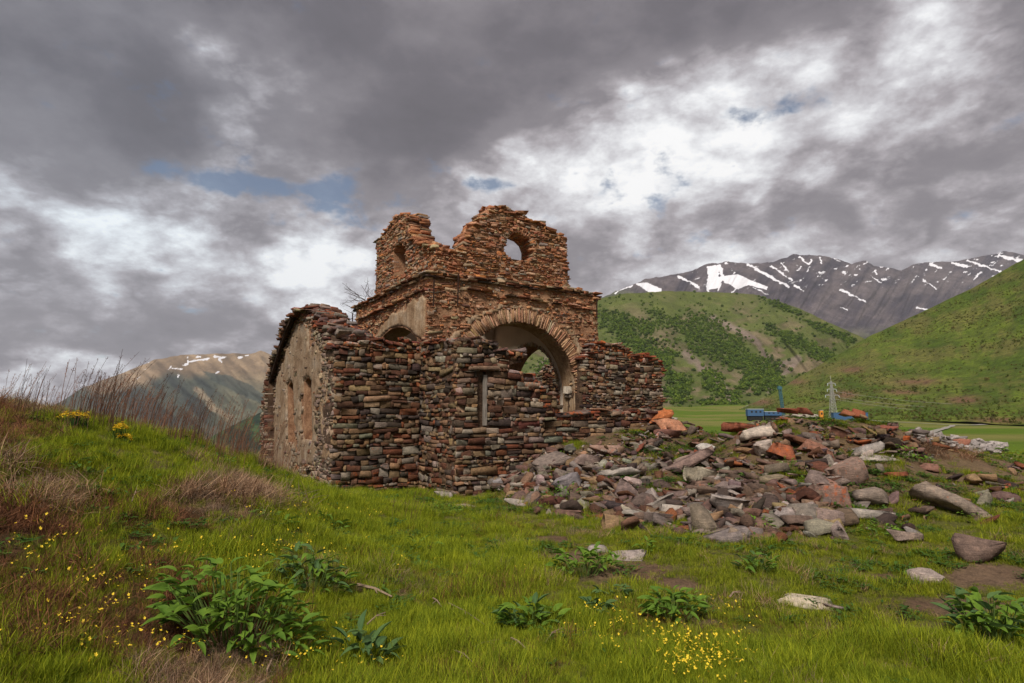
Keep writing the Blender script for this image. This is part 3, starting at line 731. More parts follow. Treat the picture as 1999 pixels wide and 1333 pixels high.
def arch_ring(face, kc, zc_, r_, off, thick=.34, n_=46, pal=PAL_WARM, vis=1., a0=0., a1=math.pi, w_=.46):
    for q in range(n_):
        t = a0+(a1-a0)*(q+.5)/n_; rl = w_*rng.uniform(.8, 1.15)
        dr = np.array([math.cos(t), math.sin(t)]); tg = np.array([-dr[1], dr[0]])
        k, z = kc+dr[0]*(r_+rl/2), zc_+dr[1]*(r_+rl/2)
        ax = np.array([list(face.d*tg[0])+[tg[1]], list(face.n)+[0], list(face.d*dr[0])+[dr[1]]])
        dims = np.array([(a1-a0)/n_*(r_+rl/2)*.82, thick, rl])
        add_stone(block(face.P(k, z, off-thick/2+rng.uniform(-.015, .015)), ax, dims, .07), pick(pal), -.3, vis, 'arch_stone')
def ledge(face, k0, k1, z, off, proj_=.14, h=.07, pal=PAL_WARM, vis=1., drop=.06, lich=.1, thick=.4):
    k = k0
    while k < k1:
        L = rng.uniform(.22, .55)
        if rng.random() > drop:
            hh = h*rng.uniform(.7, 1.2)
            add_stone(block(face.P(k+L/2, z+rng.normal(0, .012), off+proj_*rng.uniform(.55, 1.1)-thick/2), face.ax(), np.array([L*.95, thick, hh]), .08), pick(pal), lich+rng.normal(0, .1), vis, 'ledge_stone')
        k += L
def edge_stones(face, poly, thick, pal, zmin, vis=.8, lich=.2):
    """broken ends of the courses on the steep sides of a ragged wall top"""
    rows = max(2, int(thick/.28)); n_ = len(poly)
    for i in range(n_):
        (a, za), (b, zb) = poly[i], poly[(i+1) % n_]
        if abs(zb-za) < .6*abs(b-a) or min(za, zb) < zmin-.5 or max(za, zb) < zmin: continue
        z = min(za, zb)
        while z < max(za, zb):
            h = rng.uniform(.06, .12); t = (z+h/2-za)/(zb-za); k = a+(b-a)*t
            for rj in range(rows):
                c = face.P(k+rng.normal(0, .03), z+h/2, -thick*(rj+.5)/rows)
                add_stone(block(c, face.ax(), np.array([rng.uniform(.16, .34), thick/rows*rng.uniform(.9, 1.2), h*.95]), .12), pick(pal), lich+rng.normal(0, .15), vis*.6)
            z += h
def pts(face, L): return [face.pt(*p) for p in L]
def top_stones(face, poly, thick, pal, vis=.8, rows=None, lich=.35, zmin=2.5, step=.3, off=0.):
    edge_stones(face, poly, thick, pal, zmin, vis, lich)
    """loose slabs lying across the broken top of a wall"""
    pk = np.array(poly); k0, k1 = pk[:, 0].min(), pk[:, 0].max(); rows = rows or max(1, int(thick/.3))
    for rj in range(rows):
        k = k0+rng.uniform(0, .15)
        while k < k1-.05:
            L = rng.uniform(.18, .5)
            # top z at k
            zt = -9
            for i in range(len(poly)):
                (a, za), (b, zb) = poly[i], poly[(i+1) % len(poly)]
                if a != b and min(a, b) <= k+L/2 <= max(a, b): zt = max(zt, za+(zb-za)*(k+L/2-a)/(b-a))
            if zt > zmin:
                for lv in range(int(rng.integers(1, 3))):
                    dd = thick/rows*rng.uniform(.9, 1.3)
                    c = face.P(k+L/2, zt+rng.uniform(-.07, -.01)+lv*.07, off-thick*(rj+.5)/rows+rng.uniform(-.04, .04)+(.04 if rj == 0 else 0))
                    e = Euler((rng.normal(0, .08), rng.normal(0, .10), rng.normal(0, .3))).to_matrix()
                    add_stone(block(c, np.array(e).T@face.ax(), np.array([L*rng.uniform(.8, 1.1), dd, rng.uniform(.05, .10)]), .12), pick(pal), lich+rng.normal(0, .2), vis if rj == 0 else vis*.5)
            k += L*.9

ZB = -.6
# ---- left arm, front wall
f1 = Face(0, 0, 'R', -1)
o1 = pts(f1, [(650, 678), (662, 671), (700, 668), (760, 664), (821, 667)]); o1 = [(0.0, o1[0][1])]+o1[1:]
o1 = [(k, z) for k, z in o1]; e1 = 2.485
o1[-1] = (e1, o1[-1][1]); poly1 = [(0, ZB)]+o1+[(e1, ZB)]
lichtop = lambda z1, a=.55, b=.05: (lambda k, z: a if z > z1 else b)
def lich1(k, z): return .62 if z > 3.75 else (.35 if z < .55 else .05)
f1n = f1
lay(f1, poly1, lich=lich1, zmin=-.25, vis=1.2)
prism(f1, shrink_top(densify(poly1, .3, .02, 1), .1, 1), .8, -.07, M_core_dark)
top_stones(f1, poly1, .8, PAL_RED, lich=.5)
# ---- gable wall
f2 = Face(0, 0, 'L', -1)
WG = 8.3
g = pts(f2, [(650, 684), (640, 664), (625, 640), (600, 612), (583, 604), (574, 607)])
g = [(max(k, 0), z) for k, z in g]
g2 = [(6.2, 4.6), (7.0, 4.1), (7.9, 3.6), (8.3, 3.3)]
poly2 = [(0, -.6)]+[(0, g[0][1])]+g[1:]+g2+[(WG, -2.2)]
sl1 = pts(f2, [(561, 862), (561, 752), (566, 744), (572, 752), (573, 862)])
sl2 = pts(f2, [(593, 857), (593, 744), (600, 737), (607, 744), (607, 857)])
print('gable', [tuple(np.round(q, 2)) for q in g], 'slits', np.round(sl1, 2).tolist(), np.round(sl2, 2).tolist())
grow_h = lambda h, d: [((k-sum(q[0] for q in h)/len(h))*(1+d)+sum(q[0] for q in h)/len(h), z) for k, z in h]
def in_plaster(k, z): 
    return 1.6+.35*math.sin(z*2.1) < k < 6.9-max(0, z-3.2)*1.5 and z < 4.55-abs(k-3.9)*.25
pl2 = pts(f2, [(612, 905), (620, 860), (614, 800), (624, 755), (632, 700), (618, 665), (600, 632), (590, 622), (584, 622), (566, 664), (550, 706), (539, 745), (535, 800), (532, 930)])
lay(f2, poly2, holes=[grow_h(sl1, .35), grow_h(sl2, .35)], pal=PAL_GREY, lich=lambda k, z: .5 if z > 4.6 else .0, zmin=-1.5, vis=.8, prot=(.0, .035), skip=lambda k, z: poly_in(pl2, k, z) and rng.random() < .8, hs=(.06, .16), ws=(.07, .38))
prism(f2, shrink_top(densify(inset(poly2, .14), .4, .02, 1), .1, 1), .62, -.04, M_core_tan, holes=[sl1[::-1], sl2[::-1]])
patch(f2, pl2, .022, M_plaster2, holes=[grow_h(sl1, .15), grow_h(sl2, .15)], bite=.345)
patch(f2, pts(f2, [(626, 905), (648, 905), (648, 860), (640, 780), (646, 700), (634, 680), (628, 740), (622, 800)]), .012, M_plaster)
bk = Face(.69, 0, 'L', -1)
patch(bk, [(0.35, .2), (WG-1, .2), (WG-1, 3.6), (.35, 3.6)], 0, M_core_dark, cell=.12)
# raking weathered board line on the gable
def beam(p, q, w_, h_, M, name, parent=CHURCH):
    p, q = Vector(p), Vector(q); d = (q-p); L = d.length; d.normalize()
    s_ = d.cross(Vector((0, 0, 1))); s_ = s_.normalized() if s_.length > .01 else Vector((1, 0, 0)); t = d.cross(s_)
    V = []
    for e in (p, q):
        for a, b in ((-1, -1), (1, -1), (1, 1), (-1, 1)): V.append(e+s_*a*w_/2+t*b*h_/2)
    me = mesh(name, V, [(3, 2, 1, 0), (4, 5, 6, 7), (0, 1, 5, 4), (1, 2, 6, 5), (2, 3, 7, 6), (3, 0, 4, 7)], M)
    return part(name, me, parent)
# outer masonry strip beyond the rake: stands proud, leaves a dark joint
rk = pts(f2, [(581, 618), (556, 680), (536, 745), (529, 800), (527, 905)])
print('rake', np.round(rk, 2).tolist())
f2s = Face(-.3, 0, 'L', -1)
sp_ = pts(f2s, [(519, 900), (518, 800), (520, 730), (529, 695), (541, 668), (546, 640), (551, 626), (566, 616), (576, 604), (585, 603)])
print('strip', np.round(sp_, 2).tolist())
strip = [(rk[0][0]+.1, rk[0][1]+.05)]+[(k+.16, z) for k, z in rk[1:]]+[(sp_[0][0], -2.2)]+sp_
for (p_, q_) in zip(rk[:-1], rk[1:]):
    beam(f2.P(p_[0]+.02, p_[1], .16), f2.P(q_[0]+.02, q_[1], .16), .09, .14, M_iron, 'rake_board')['label'] = 'dark raking board along the gable'
lay(f2, strip, pal=PAL_GREY+PAL_DARK[:4], off=.30, depth=.35, lich=lambda k, z: .1, zmin=-1.5, vis=.8, hs=(.06, .16), ws=(.07, .38))
prism(f2, strip, .30, .22, M_core_dark)
# apex rubble and the remnant of the vault behind it
top_stones(f2, poly2, .7, PAL_RED, lich=.45, zmin=3.3, vis=1.)
def vault_top(u, v):
    base = np.interp(v, [0, 1.5, 3.4, 3.9, 5], [4.05, 4.55, 5.35, 5.45, 5.3])
    return base-ss(.75, 1.9, u)*1.75*np.interp(v, [0, 1.2, 4], [.15, .7, 1])
us = np.linspace(.1, 2.4, 10); vs_ = np.linspace(.2, 4.3, 16); UU, VV = np.meshgrid(us, vs_)
ZT = vault_top(UU, VV)-.14
XY = C0[None, None]+UU[..., None]*RD+VV[..., None]*LD
V = np.concatenate([XY, ZT[..., None]], -1).reshape(-1, 3); V2 = V.copy(); V2[:, 2] = 3.2
fcs = grid_faces(16, 10); n_ = 160; idx = np.arange(160).reshape(16, 10)
rim = np.concatenate([idx[0, :], idx[1:, -1], idx[-1, -2::-1], idx[-2:0:-1, 0]])
sides = [(rim[i], rim[(i+1) % len(rim)], rim[(i+1) % len(rim)]+n_, rim[i]+n_) for i in range(len(rim))]
part('vault_remnant', mesh('vault_remnant', np.concatenate([V, V2]), [tuple(f) for f in fcs]+[tuple(f+n_) for f in fcs[:, ::-1]]+sides, M_core_dark))
for q in range(420):
    u = rng.uniform(.1, 2.2)**1.05; v = rng.uniform(.0, 4.3); 
    if rng.random() < ss(1.2, 2.4, u)*.6: continue
    z = vault_top(u, v)+rng.uniform(-.10, .06); sl = -.42
    e = (Matrix.Rotation(rng.normal(0, .25), 3, 'Z')@Matrix.Rotation(sl*.8+rng.normal(0, .12), 3, 'X')@Matrix.Rotation(rng.normal(0, .15), 3, 'Y'))
    ax = np.array([[*RD, 0], [*LD, 0], [0, 0, 1.]])
    add_stone(block(np.array([*P2(u, v), z]), np.array(e).T@ax, np.array([rng.uniform(.15, .5), rng.uniform(.15, .35), rng.uniform(.04, .13)]), .14), pick(PAL_RED+PAL_RUB[:3]), .3+rng.normal(0, .25), 1.)
# ---- side of the front arm
f3 = Face(e1, 0, 'L', -1)
t3 = f3.pt(822, 668)[1]
poly3 = [(-2.226, ZB), (-2.226, f3.pt(889, 668)[1]), (-1.1, f3.pt(850, 668)[1]), (0, t3), (0, ZB)]
lay(f3, poly3, lich=lambda k, z: .55 if z > 3.9 else .0, zmin=-.3, vis=.9)
prism(f3, shrink_top(inset(poly3, .12), .1, 1), .8, -.07, M_core_dark)
top_stones(f3, poly3, .8, PAL_RED, lich=.5)
# ---- front end wall, full height at the left, broken down to the right
f4 = Face(e1, -2.226, 'R', -1)
T4 = [(890, 668), (905, 667), (925, 661), (962, 672), (985, 682), (1018, 685), (1021, 699), (1000, 704), (984, 712), (1003, 722), (1040, 735), (1062, 758), (1086, 770), (1087, 798), (1100, 806), (1160, 804), (1250, 803), (1300, 812), (1325, 826)]
t4 = pts(f4, T4); poly4 = [(0, ZB), (0, t4[0][1])]+t4[1:]+[(t4[-1][0]+.5, 1.2), (t4[-1][0]+.6, ZB)]
slit = pts(f4, [(932, 832), (932, 722), (951, 722), (953, 832)])
slit = [(min(k, slit[0][0]) if i < 2 else max(k, slit[2][0]), z) for i, (k, z) in enumerate(slit)]
def pal4(k, z): return PAL_DARK+[(.30, .24, .18, 3), (.26, .18, .12, 3), (.36, .30, .24, 1.5)]
lay(f4, poly4, holes=[slit], palf=pal4, lich=lambda k, z: .5 if (z > 3.9) else (.45 if (k > 1.4 and z > np.interp(k, [1.4, 2.5, 3.2, 9], [3.3, 2.6, 1.8, 1.7])) else .02), zmin=-.2, vis=1.2)
prism(f4, shrink_top(densify(poly4, .5, .01, 1), .10, 1), .8, -.07, M_core_dark, holes=[slit[::-1]])
top_stones(f4, poly4, .8, PAL_RED+PAL_RUB, lich=.4, zmin=1.0)
k0 = slit[0][0]; zs0, zs1 = slit[0][1], slit[1][1]
o = part('window_board', mesh('window_board', [f4.P(k0+a, z, b-.02) for z in (zs0+.02, zs1-.12) for a, b in ((.19, 0), (.30, 0), (.30, -.05), (.19, -.05))],
     [(0, 1, 5, 4), (1, 2, 6, 5), (2, 3, 7, 6), (3, 0, 4, 7), (4, 5, 6, 7), (3, 2, 1, 0)], M_wood)); o['label'] = 'upright grey board in the slit window'
o = part('lintel', mesh('lintel', block(f4.P((slit[0][0]+slit[2][0])/2+.05, zs1+.05, -.1), f4.ax(), np.array([.85, .4, .09]), .08), BF, M_stone, np.tile([.25, .17, .12], (24, 1)), lich=.0))
# ---- right arm front wall
f5 = Face(0, 0, 'R', -1)
t5 = pts(f5, [(1138, 702), (1150, 690), (1160, 670), (1172, 666), (1225, 678), (1229, 690), (1256, 690), (1291, 708)])
k5 = f5.pt(1292, 760)[0]
poly5 = [(t5[0][0], ZB)]+t5+[(k5+.02, 3.4), (k5+.05, ZB)]
lay(f5, poly5, palf=pal4, lich=lambda k, z: .6 if z > 3.9 else .1, zmin=.8, vis=1., hs=(.06, .17), ws=(.08, .6))
prism(f5, shrink_top(densify(poly5, .5, .01, 1), .08, 1), .8, -.07, M_core_dark)
top_stones(f5, poly5, .8, PAL_RED, lich=.55)
f5b = Face(k5, 0, 'L', 1); ka = k5-.8
lay(f5b, [(0, ZB), (0, 4.0), (1.5, 3.7), (2.5, 3.3), (2.5, ZB)], zmin=.8, vis=.2, hs=(.06, .17), ws=(.08, .6))
# right arm: end wall and far side wall, seen through the arches
f6 = Face(ka, 0, 'L', -1)
t6 = pts(f6, [(1110, 672), (1095, 690), (1085, 694), (1075, 708), (1060, 714), (1048, 735)])
print('t6', np.round(t6, 2).tolist())
poly6 = [(.8, ZB), (.8, 4.4), (3.5, 4.7)]+[p for p in t6 if p[0] > 3.6 and p[0] < 7.5]+[(7.9, 3.9), (7.9, ZB)]
lay(f6, poly6, lich=lambda k, z: .3, zmin=.5, vis=.6, hs=(.06, .17), ws=(.08, .6))
prism(f6, shrink_top(poly6, .08, 1), .8, -.06, M_core_dark)
f7 = Face(0, 7.1, 'R', -1)
poly7 = [(9.0, ZB), (9.0, 3.5), (9.8, 3.7), (10.6, 3.6), (ka, 3.9), (ka, ZB)]
lay(f7, poly7, lich=lambda k, z: .3, zmin=.5, vis=.6, hs=(.06, .17), ws=(.08, .6))
prism(f7, shrink_top(poly7, .08, 1), .8, -.06, M_core_dark)
top_stones(f7, poly7, .8, PAL_DARK, lich=.3)

# ---- tower, lower stage
TU, TV, TW = 2.8, .35, 6.7
ft = Face(TU, TV, 'R', -1); fl_ = Face(TU, TV, 'L', -1)
KC, ZC, RA = 3.42, 2.72, 2.3
T_ = pts(ft, [(839, 531), (900, 537), (1000, 552), (1100, 564), (1112, 562), (1125, 563), (1140, 569), (1165, 581)])
print('tower top z', np.round(T_, 2).tolist(), 'left', np.round(pts(fl_, [(838, 531), (693, 600)]), 2).tolist(), 'arch crown', ft.pt(1035, 632), 'left arch', pts(fl_, [(778, 638), (745, 659), (814, 661)]))
ZT1 = T_[0][1]
polyt = [(0, ZB), (0, T_[0][1])]+T_[1:-1]+[(TW, T_[-1][1]), (TW, ZB)]
arch = arc_poly(KC, ZC, RA, ZB-.1)
arch_in = arc_poly(KC, ZC, RA, ZB+.02)
big_ring = arc_poly(KC, ZC, RA+.44, ZB)
palt = lambda k, z: PAL_WARM
def stone_low(k, z): return rng.random() < .12
lay(ft, polyt, holes=[big_ring], pal=PAL_WARM, prot=(-.01, .045), lich=lambda k, z: .16, zmin=1.0, vis=1., skip=lambda k, z: rng.random() < (.10 if math.hypot(k-KC, z-ZC) > RA+1.5 else .42), gap=.014, hs=(.045, .125), ws=(.07, .5), warp=.2)
prism(ft, shrink_top(inset(polyt, .05), .06, 3), .8, -.008, M_core_tan, holes=[arch_in[::-1]])
arch_ring(ft, KC, ZC, RA, .018, n_=110, w_=.46, pal=[(.44, .275, .17, 3), (.41, .25, .15, 3), (.37, .20, .12, 1), (.45, .31, .21, 2)])
ring_pl = [(KC+(RA+.9)*math.cos(t), ZC+(RA+.62)*math.sin(t)) for t in np.linspace(.15, math.pi-.5, 24)]+[(KC+(RA+.42)*math.cos(t), ZC+(RA+.42)*math.sin(t)) for t in np.linspace(math.pi-.5, .15, 24)]
patch(ft, ring_pl, .03, M_plaster, cell=.05)
polyl = [(0, ZB), (0, ZT1), (TW, fl_.pt(693, 600)[1]), (TW, ZB)]
KL, ZL, RL = 3.3, 2.55, 2.05
q_ = pts(fl_, [(745, 659), (778, 638), (814, 661)])
# circle through the three traced points of the left arch
(ax_, ay_), (bx_, by_), (cx_, cy_) = q_
D_ = 2*(ax_*(by_-cy_)+bx_*(cy_-ay_)+cx_*(ay_-by_))
KL = ((ax_**2+ay_**2)*(by_-cy_)+(bx_**2+by_**2)*(cy_-ay_)+(cx_**2+cy_**2)*(ay_-by_))/D_
ZL = ((ax_**2+ay_**2)*(cx_-bx_)+(bx_**2+by_**2)*(ax_-cx_)+(cx_**2+cy_**2)*(bx_-ax_))/D_
RL = math.hypot(ax_-KL, ay_-ZL); print('left arch', KL, ZL, RL)
archl = arc_poly(KL, ZL, RL, ZB+.02)
pll = pts(fl_, [(728, 662), (742, 635), (770, 608), (800, 590), (828, 572), (836, 600), (832, 640), (826, 664)])
lay(fl_, polyl, holes=[arc_poly(KL, ZL, RL+.05, ZB)], pal=PAL_WARM, prot=(-.01, .045), lich=lambda k, z: .12, zmin=3.0, vis=1., skip=lambda k, z: poly_in(pll, k, z), gap=.014, hs=(.045, .125), ws=(.07, .5), warp=.2)
prism(fl_, shrink_top(inset(polyl, .05), .06, 3), .8, -.008, M_core_tan, holes=[archl[::-1]])
patch(fl_, pll, .03, M_plaster, holes=[archl], cell=.05)
# back and right walls with their arches
fb = Face(TU, TV+TW-.8, 'R', -1); fr = Face(TU+TW-.8, TV, 'L', -1)
for fx_, nm in ((fb, 'b'), (fr, 'r')):
    zt_ = ZT1-.1
    rb = RA-.25
    op = arc_poly(3.35, 2.65, rb, ZB+.02)
    prism(fx_, [(.0, ZB), (.0, zt_), (TW, zt_), (TW, ZB)], .78, -.01, M_core_tan, holes=[op[::-1]])
    patch(fx_, [(.3, .4), (.3, zt_-.2), (TW-.3, zt_-.2), (TW-.3, .4)], .03, M_plaster_lit, holes=[op], cell=.08)
    arch_ring(fx_, 3.35, 2.65, rb, .05, n_=60, w_=.16, pal=[(.40, .33, .25, 3), (.34, .24, .16, 3)], vis=.3, thick=.3)
fro = Face(TU+TW, TV, 'L', 1)
lay(fro, [(0, ZB), (0, ZT1-.1), (2., ZT1-.1), (2., ZB)], pal=PAL_WARM, zmin=2, vis=.1, hs=(.045, .125), ws=(.07, .5), warp=.2)
# intrados plaster of the two visible arches
def intrados(face, kc, zc_, r_, thick, a0, a1, M, zlow=.3):
    ts = np.linspace(a0, a1, 40); rows = []
    path = [(kc+r_, zlow, 0)]*0
    P_ = [(kc+(r_-.03)*math.cos(t), zc_+(r_-.03)*math.sin(t)) for t in ts]
    if a0 < .01: P_ = [(kc+r_-.03, z) for z in np.linspace(zlow, zc_-.1, 14)]+P_
    if a1 > math.pi-.01: P_ = P_+[(kc-r_+.03, z) for z in np.linspace(zc_-.1, zlow, 14)]
    V = []; nd = 10
    for i, (k, z) in enumerate(P_):
        for j in range(nd):
            off = -.03-(thick-.05)*j/(nd-1)
            jn = (float(fbm(np.array([i*.35]), np.array([j*.5]), 3, 5)[0])-.5)*.07
            e_ = .05 if j in (0, nd-1) else 0
            dk, dz_ = (kc-k), (zc_-z) if z > zc_ else 0.; L = math.hypot(dk, dz_)+1e-6
            V.append(face.P(k+dk/L*(jn-e_), z+dz_/L*(jn-e_), off))
    part('arch_plaster', mesh('arch_plaster', V, grid_faces(len(P_), nd), M, None, True))
intrados(ft, KC, ZC, RA, .84, 0, math.pi, M_plaster)
intrados(fl_, KL, ZL, RL, .84, .0, math.pi, M_plaster)
# pale corbel and niche on the right pier
pj = Face(TU+KC+RA, TV, 'L', -1)
for dz_, cc, dm in ((0, (.40, .36, .30), (.3, .34, .24)), (-.2, (.30, .25, .2), (.24, .2, .14))):
    P_ = block(pj.P(.42, 2.85+dz_, .02), pj.ax(), np.array(dm), .06)
    part('corbel', mesh('corbel', P_, BF, M_stone, np.tile(cc, (24, 1)), lich=-.5))
# string courses
PAL_L = PAL_WARM+PAL_DARK[:5]
zr = T_[-1][1]
def sloped(face, k0, k1, z0, z1, **kw):
    n_ = 6
    for i in range(n_): ledge(face, lerp(k0, k1, i/n_), lerp(k0, k1, (i+1)/n_), lerp(z0, z1, (i+.5)/n_), 0, **kw)
s2a, s2b = ft.pt(930, 566), ft.pt(1133, 602)
sloped(ft, -.1, TW+.1, ZT1-.02, T_[4][1]-.05, pal=PAL_L, h=.07, proj_=.17)
sloped(ft, -.05, TW, ZT1-.12, T_[4][1]-.15, pal=PAL_DARK, h=.06, proj_=.10)
sloped(ft, s2a[0]-.6, TW-.3, s2a[1]+.03, s2b[1], pal=PAL_L, h=.06, proj_=.13, drop=.2)
sloped(fl_, -.1, TW+.1, ZT1-.02, polyl[2][1]-.02, pal=PAL_L, h=.07, proj_=.17)
sloped(fl_, -.1, TW, ZT1-.12, polyl[2][1]-.12, pal=PAL_DARK, h=.06, proj_=.10)
lz = pts(fl_, [(838, 561), (700, 625)]); sloped(fl_, 0, TW-.4, lz[0][1], lz[1][1], pal=PAL_L, h=.07, proj_=.15, drop=.02)
top_stones(ft, polyt, .55, PAL_WARM, lich=.15, rows=2, off=.02)
top_stones(fl_, polyl, .55, PAL_WARM, lich=.15, rows=2)
# ---- tower, upper stage
IU = .5; fu = Face(TU+IU, TV+IU, 'R', -1); ful = Face(TU+IU, TV+IU, 'L', -1)
TF = [(848, 480), (852, 484), (870, 490), (900, 487), (912, 474), (914, 458), (922, 452), (928, 441), (942, 428), (948, 420), (960, 411), (963, 403), (972, 401), (984, 402), (992, 410), (1000, 416), (1012, 413), (1022, 417), (1025, 427), (1045, 431), (1060, 434), (1066, 446), (1085, 452), (1097, 458), (1099, 500), (1104, 520), (1107, 568)]
tf = pts(fu, TF); kr = tf[-1][0]
print('upper', np.round([tf[0], tf[-1]], 2).tolist(), np.round(pts(ful, [(850, 480), (733, 580), (728, 480)]), 2).tolist())
polyu = [(0, ZT1-.3), (0, tf[0][1])]+tf[1:]+[(kr, ZT1-.3)]
wh = pts(fu, [(984, 490), (984, 470), (988, 460), (998, 455), (1012, 455), (1026, 461), (1036, 471), (1041, 485), (1041, 500), (1032, 512), (1020, 508), (1006, 512), (993, 502)])
lay(fu, polyu, holes=[wh], pal=PAL_WARM, prot=(-.01, .06), lich=lambda k, z: .22, vis=1., gap=.013, hs=(.045, .125), ws=(.07, .5), warp=.2)
prism(fu, shrink_top(densify(inset(polyu, .05), .3, .02, ZT1+.5), .08, ZT1+.4), .75, -.012, M_core_tan, holes=[wh[::-1]])
top_stones(fu, polyu, .75, PAL_WARM, lich=.25, zmin=ZT1+.5)
# window reveal stones
wc = np.mean(wh, 0)
for i in range(len(wh)):
    a, b = np.array(wh[i]), np.array(wh[(i+1) % len(wh)])
    L = np.linalg.norm(b-a)
    for j in range(max(1, int(L/.1))):
        m_ = a+(b-a)*(j+.5)/max(1, int(L/.1)); dr = (m_-wc)/np.linalg.norm(m_-wc)
        for dpt in (-.15, -.38, -.6):
            add_stone(block(fu.P(*(m_+dr*.03), dpt), fu.ax(), np.array([.12, .24, .08]), .12), pick(PAL_WARM), .1, .3, 'stone')
wcx = [p for p in wh]
arch_ring(fu, (wh[1][0]+wh[7][0])/2, wh[2][1]-.35, .52, .03, n_=22, w_=.26, thick=.3)
TL = [(850, 488), (838, 480), (822, 474), (808, 466), (800, 456), (799, 436), (796, 419), (786, 417), (772, 421), (765, 434), (754, 448), (748, 458), (738, 470), (729, 478), (728, 490)]
tl = pts(ful, TL); kl = pts(ful, [(733, 580)])[0][0]
tl = [(max(0, min(k, kl)), z) for k, z in tl]
polyul = [(0, ZT1-.3)]+tl+[(kl, ZT1-.3)]
wl = pts(ful, [(769, 537), (768, 492), (772, 480), (779, 474), (787, 475), (792, 484), (793, 500), (791, 537)])
def palu(k, z): return PAL_WARM
lay(ful, polyul, holes=[wl], pal=PAL_WARM+PAL_GREY[:2], prot=(-.01, .05), lich=lambda k, z: .12, vis=1., gap=.013, hs=(.045, .125), ws=(.07, .5), warp=.2)
prism(ful, shrink_top(densify(inset(polyul, .05), .35, .02, ZT1+.5), .08, ZT1+.4), .75, -.012, M_core_tan, holes=[wl[::-1]])
top_stones(ful, polyul, .75, PAL_WARM, lich=.25, zmin=ZT1+.5)
fub = Face(TU+IU, TV+TW-.6, 'R', -1)
pb = [(.55, ZT1-.3), (.55, 9.2), (1.2, 9.1), (2.0, 8.6), (3.2, 8.2), (kr, 8.0), (kr, ZT1-.3)]
prism(fub, pb, .7, 0, M_core_tan); patch(fub, [(0.6, ZT1), (.6, 9.0), (1.2, 8.9), (3, 8), (kr, 7.8), (kr, ZT1)], .04, M_plaster, cell=.09)
fur = Face(TU+IU+kr, TV+IU, 'L', 1)
pr_ = [(0, ZT1-.3), (0, fu.pt(1098, 460)[1]), (.8, 8.3), (2.2, 7.9), (4, 7.8), (TW-1.1, 8.0), (TW-1.1, ZT1-.3)]
lay(fur, pr_, pal=PAL_WARM, vis=.3, lich=lambda k, z: .2, hs=(.045, .125), ws=(.07, .5), warp=.2)
prism(fur, shrink_top(pr_, .08, ZT1), .7, -.05, M_core_tan)
patch(Face(TU+.01+IU, TV+IU+.76, 'R', 1), [(.76, ZT1-.2), (.76, 7.6), (kr, 7.6), (kr, ZT1-.2)], .02, M_plaster, cell=.12)
# iron tie rods
for fc_, a, b in ((ft, (842, 548), (844, 600)), (ft, (889, 537), (889, 598)), (ft, (1158, 584), (1159, 622)), (fl_, (698, 612), (698, 660))):
    (k, za), (_, zb) = fc_.pt(*a), fc_.pt(*b)
    o = beam(fc_.P(k, za, .2), fc_.P(k, zb, .18), .035, .035, M_iron, 'tie_rod'); o['label'] = 'rusted iron bar hanging down the tower wall'
# ledge floor between the stages
lf = part('tower_ledge', mesh('tower_ledge', [(*P2(TU+a, TV+b), ZT1-.12) for a, b in ((.04, .04), (TW-.04, .04), (TW-.04, 1.3), (.04, 1.3))]+[(*P2(TU+a, TV+b), ZT1-.13) for a, b in ((.04, 1.3), (1.3, 1.3), (1.3, TW), (.04, TW))], [(0, 1, 2, 3), (4, 5, 6, 7)], M_core_dark))

# write the stones: the 300 that show largest one by one, the rest joined
order = sorted(range(len(STONES)), key=lambda i: -STONES[i][4]); print('stones', len(STONES), 'min px', STONES[order[299]][4])
one = set(order[:300])
for i in order[:300]:
    P_, Fc, c, L, a_, nm = STONES[i]; cen = P_.mean(0)
    o = link(nm, mesh(nm, P_-cen, Fc, M_stone, np.tile(c, (len(P_), 1)), False, L), CHURCH, tuple(cen-np.array(CH0)))
def joined(items, name, M, parent, off=None):
    VV_, FF_, CC_, LL_ = [], [], [], []; b = 0
    for P_, Fc, c, L in items:
        VV_.append(P_); FF_.append(Fc+b); b += len(P_); CC_.append(np.tile(c, (len(P_), 1))); LL_.append(np.full(len(P_), L))
    return mesh(name, np.concatenate(VV_), np.concatenate(FF_), M, np.concatenate(CC_), False, np.concatenate(LL_))
rest = part('masonry', joined([STONES[i][:4] for i in range(len(STONES)) if i not in one], 'masonry', M_stone, CHURCH)); rest['kind'] = 'stuff'
# ------------------------------------------------------------------ far side: road, pylon, drilling mast, trailers, scrub
def ribbon(name, pix, w_, M, dz=.05, w2=None):
    P_ = [on_ground(a, b, 30, 900) for a, b in pix]; V = []; Q = []
    for a, b in zip(P_[:-1], P_[1:]):
        m_ = max(2, int((b-a).length/5))
        Q += [a+(b-a)*i/m_ for i in range(m_)]
    Q.append(P_[-1])
    for i, p in enumerate(Q):
        t = (Q[min(i+1, len(Q)-1)]-Q[max(i-1, 0)]); s_ = Vector((-t.y, t.x, 0)).normalized()
        for k in (-1, -.33, .33, 1):
            q = p+s_*k*w_/2; V.append((q.x, q.y, gz1(q.x, q.y)+dz))
    o = link(name, mesh(name, V, grid_faces(len(Q), 4), M)); tag(o, kind='structure'); return o
M_road = flat('gravel_road', (.25, .23, .20), .9, .2, 3)
ribbon('road', [(1640, 818), (1700, 821), (1780, 826), (1860, 831), (1940, 829), (2060, 828)], 3., M_road, .22)
ribbon('path', [(1860, 831), (1835, 840), (1810, 848), (1780, 852)], 1.7, M_road, .2)
ribbon('path', [(1500, 806), (1468, 802), (1453, 797), (1462, 793), (1490, 790), (1515, 788)], 4.5, M_road, .4)
def base_at(px, py, D):
    p = at_y(px, py, D); return Vector((p.x, p.y, gz1(p.x, p.y)))
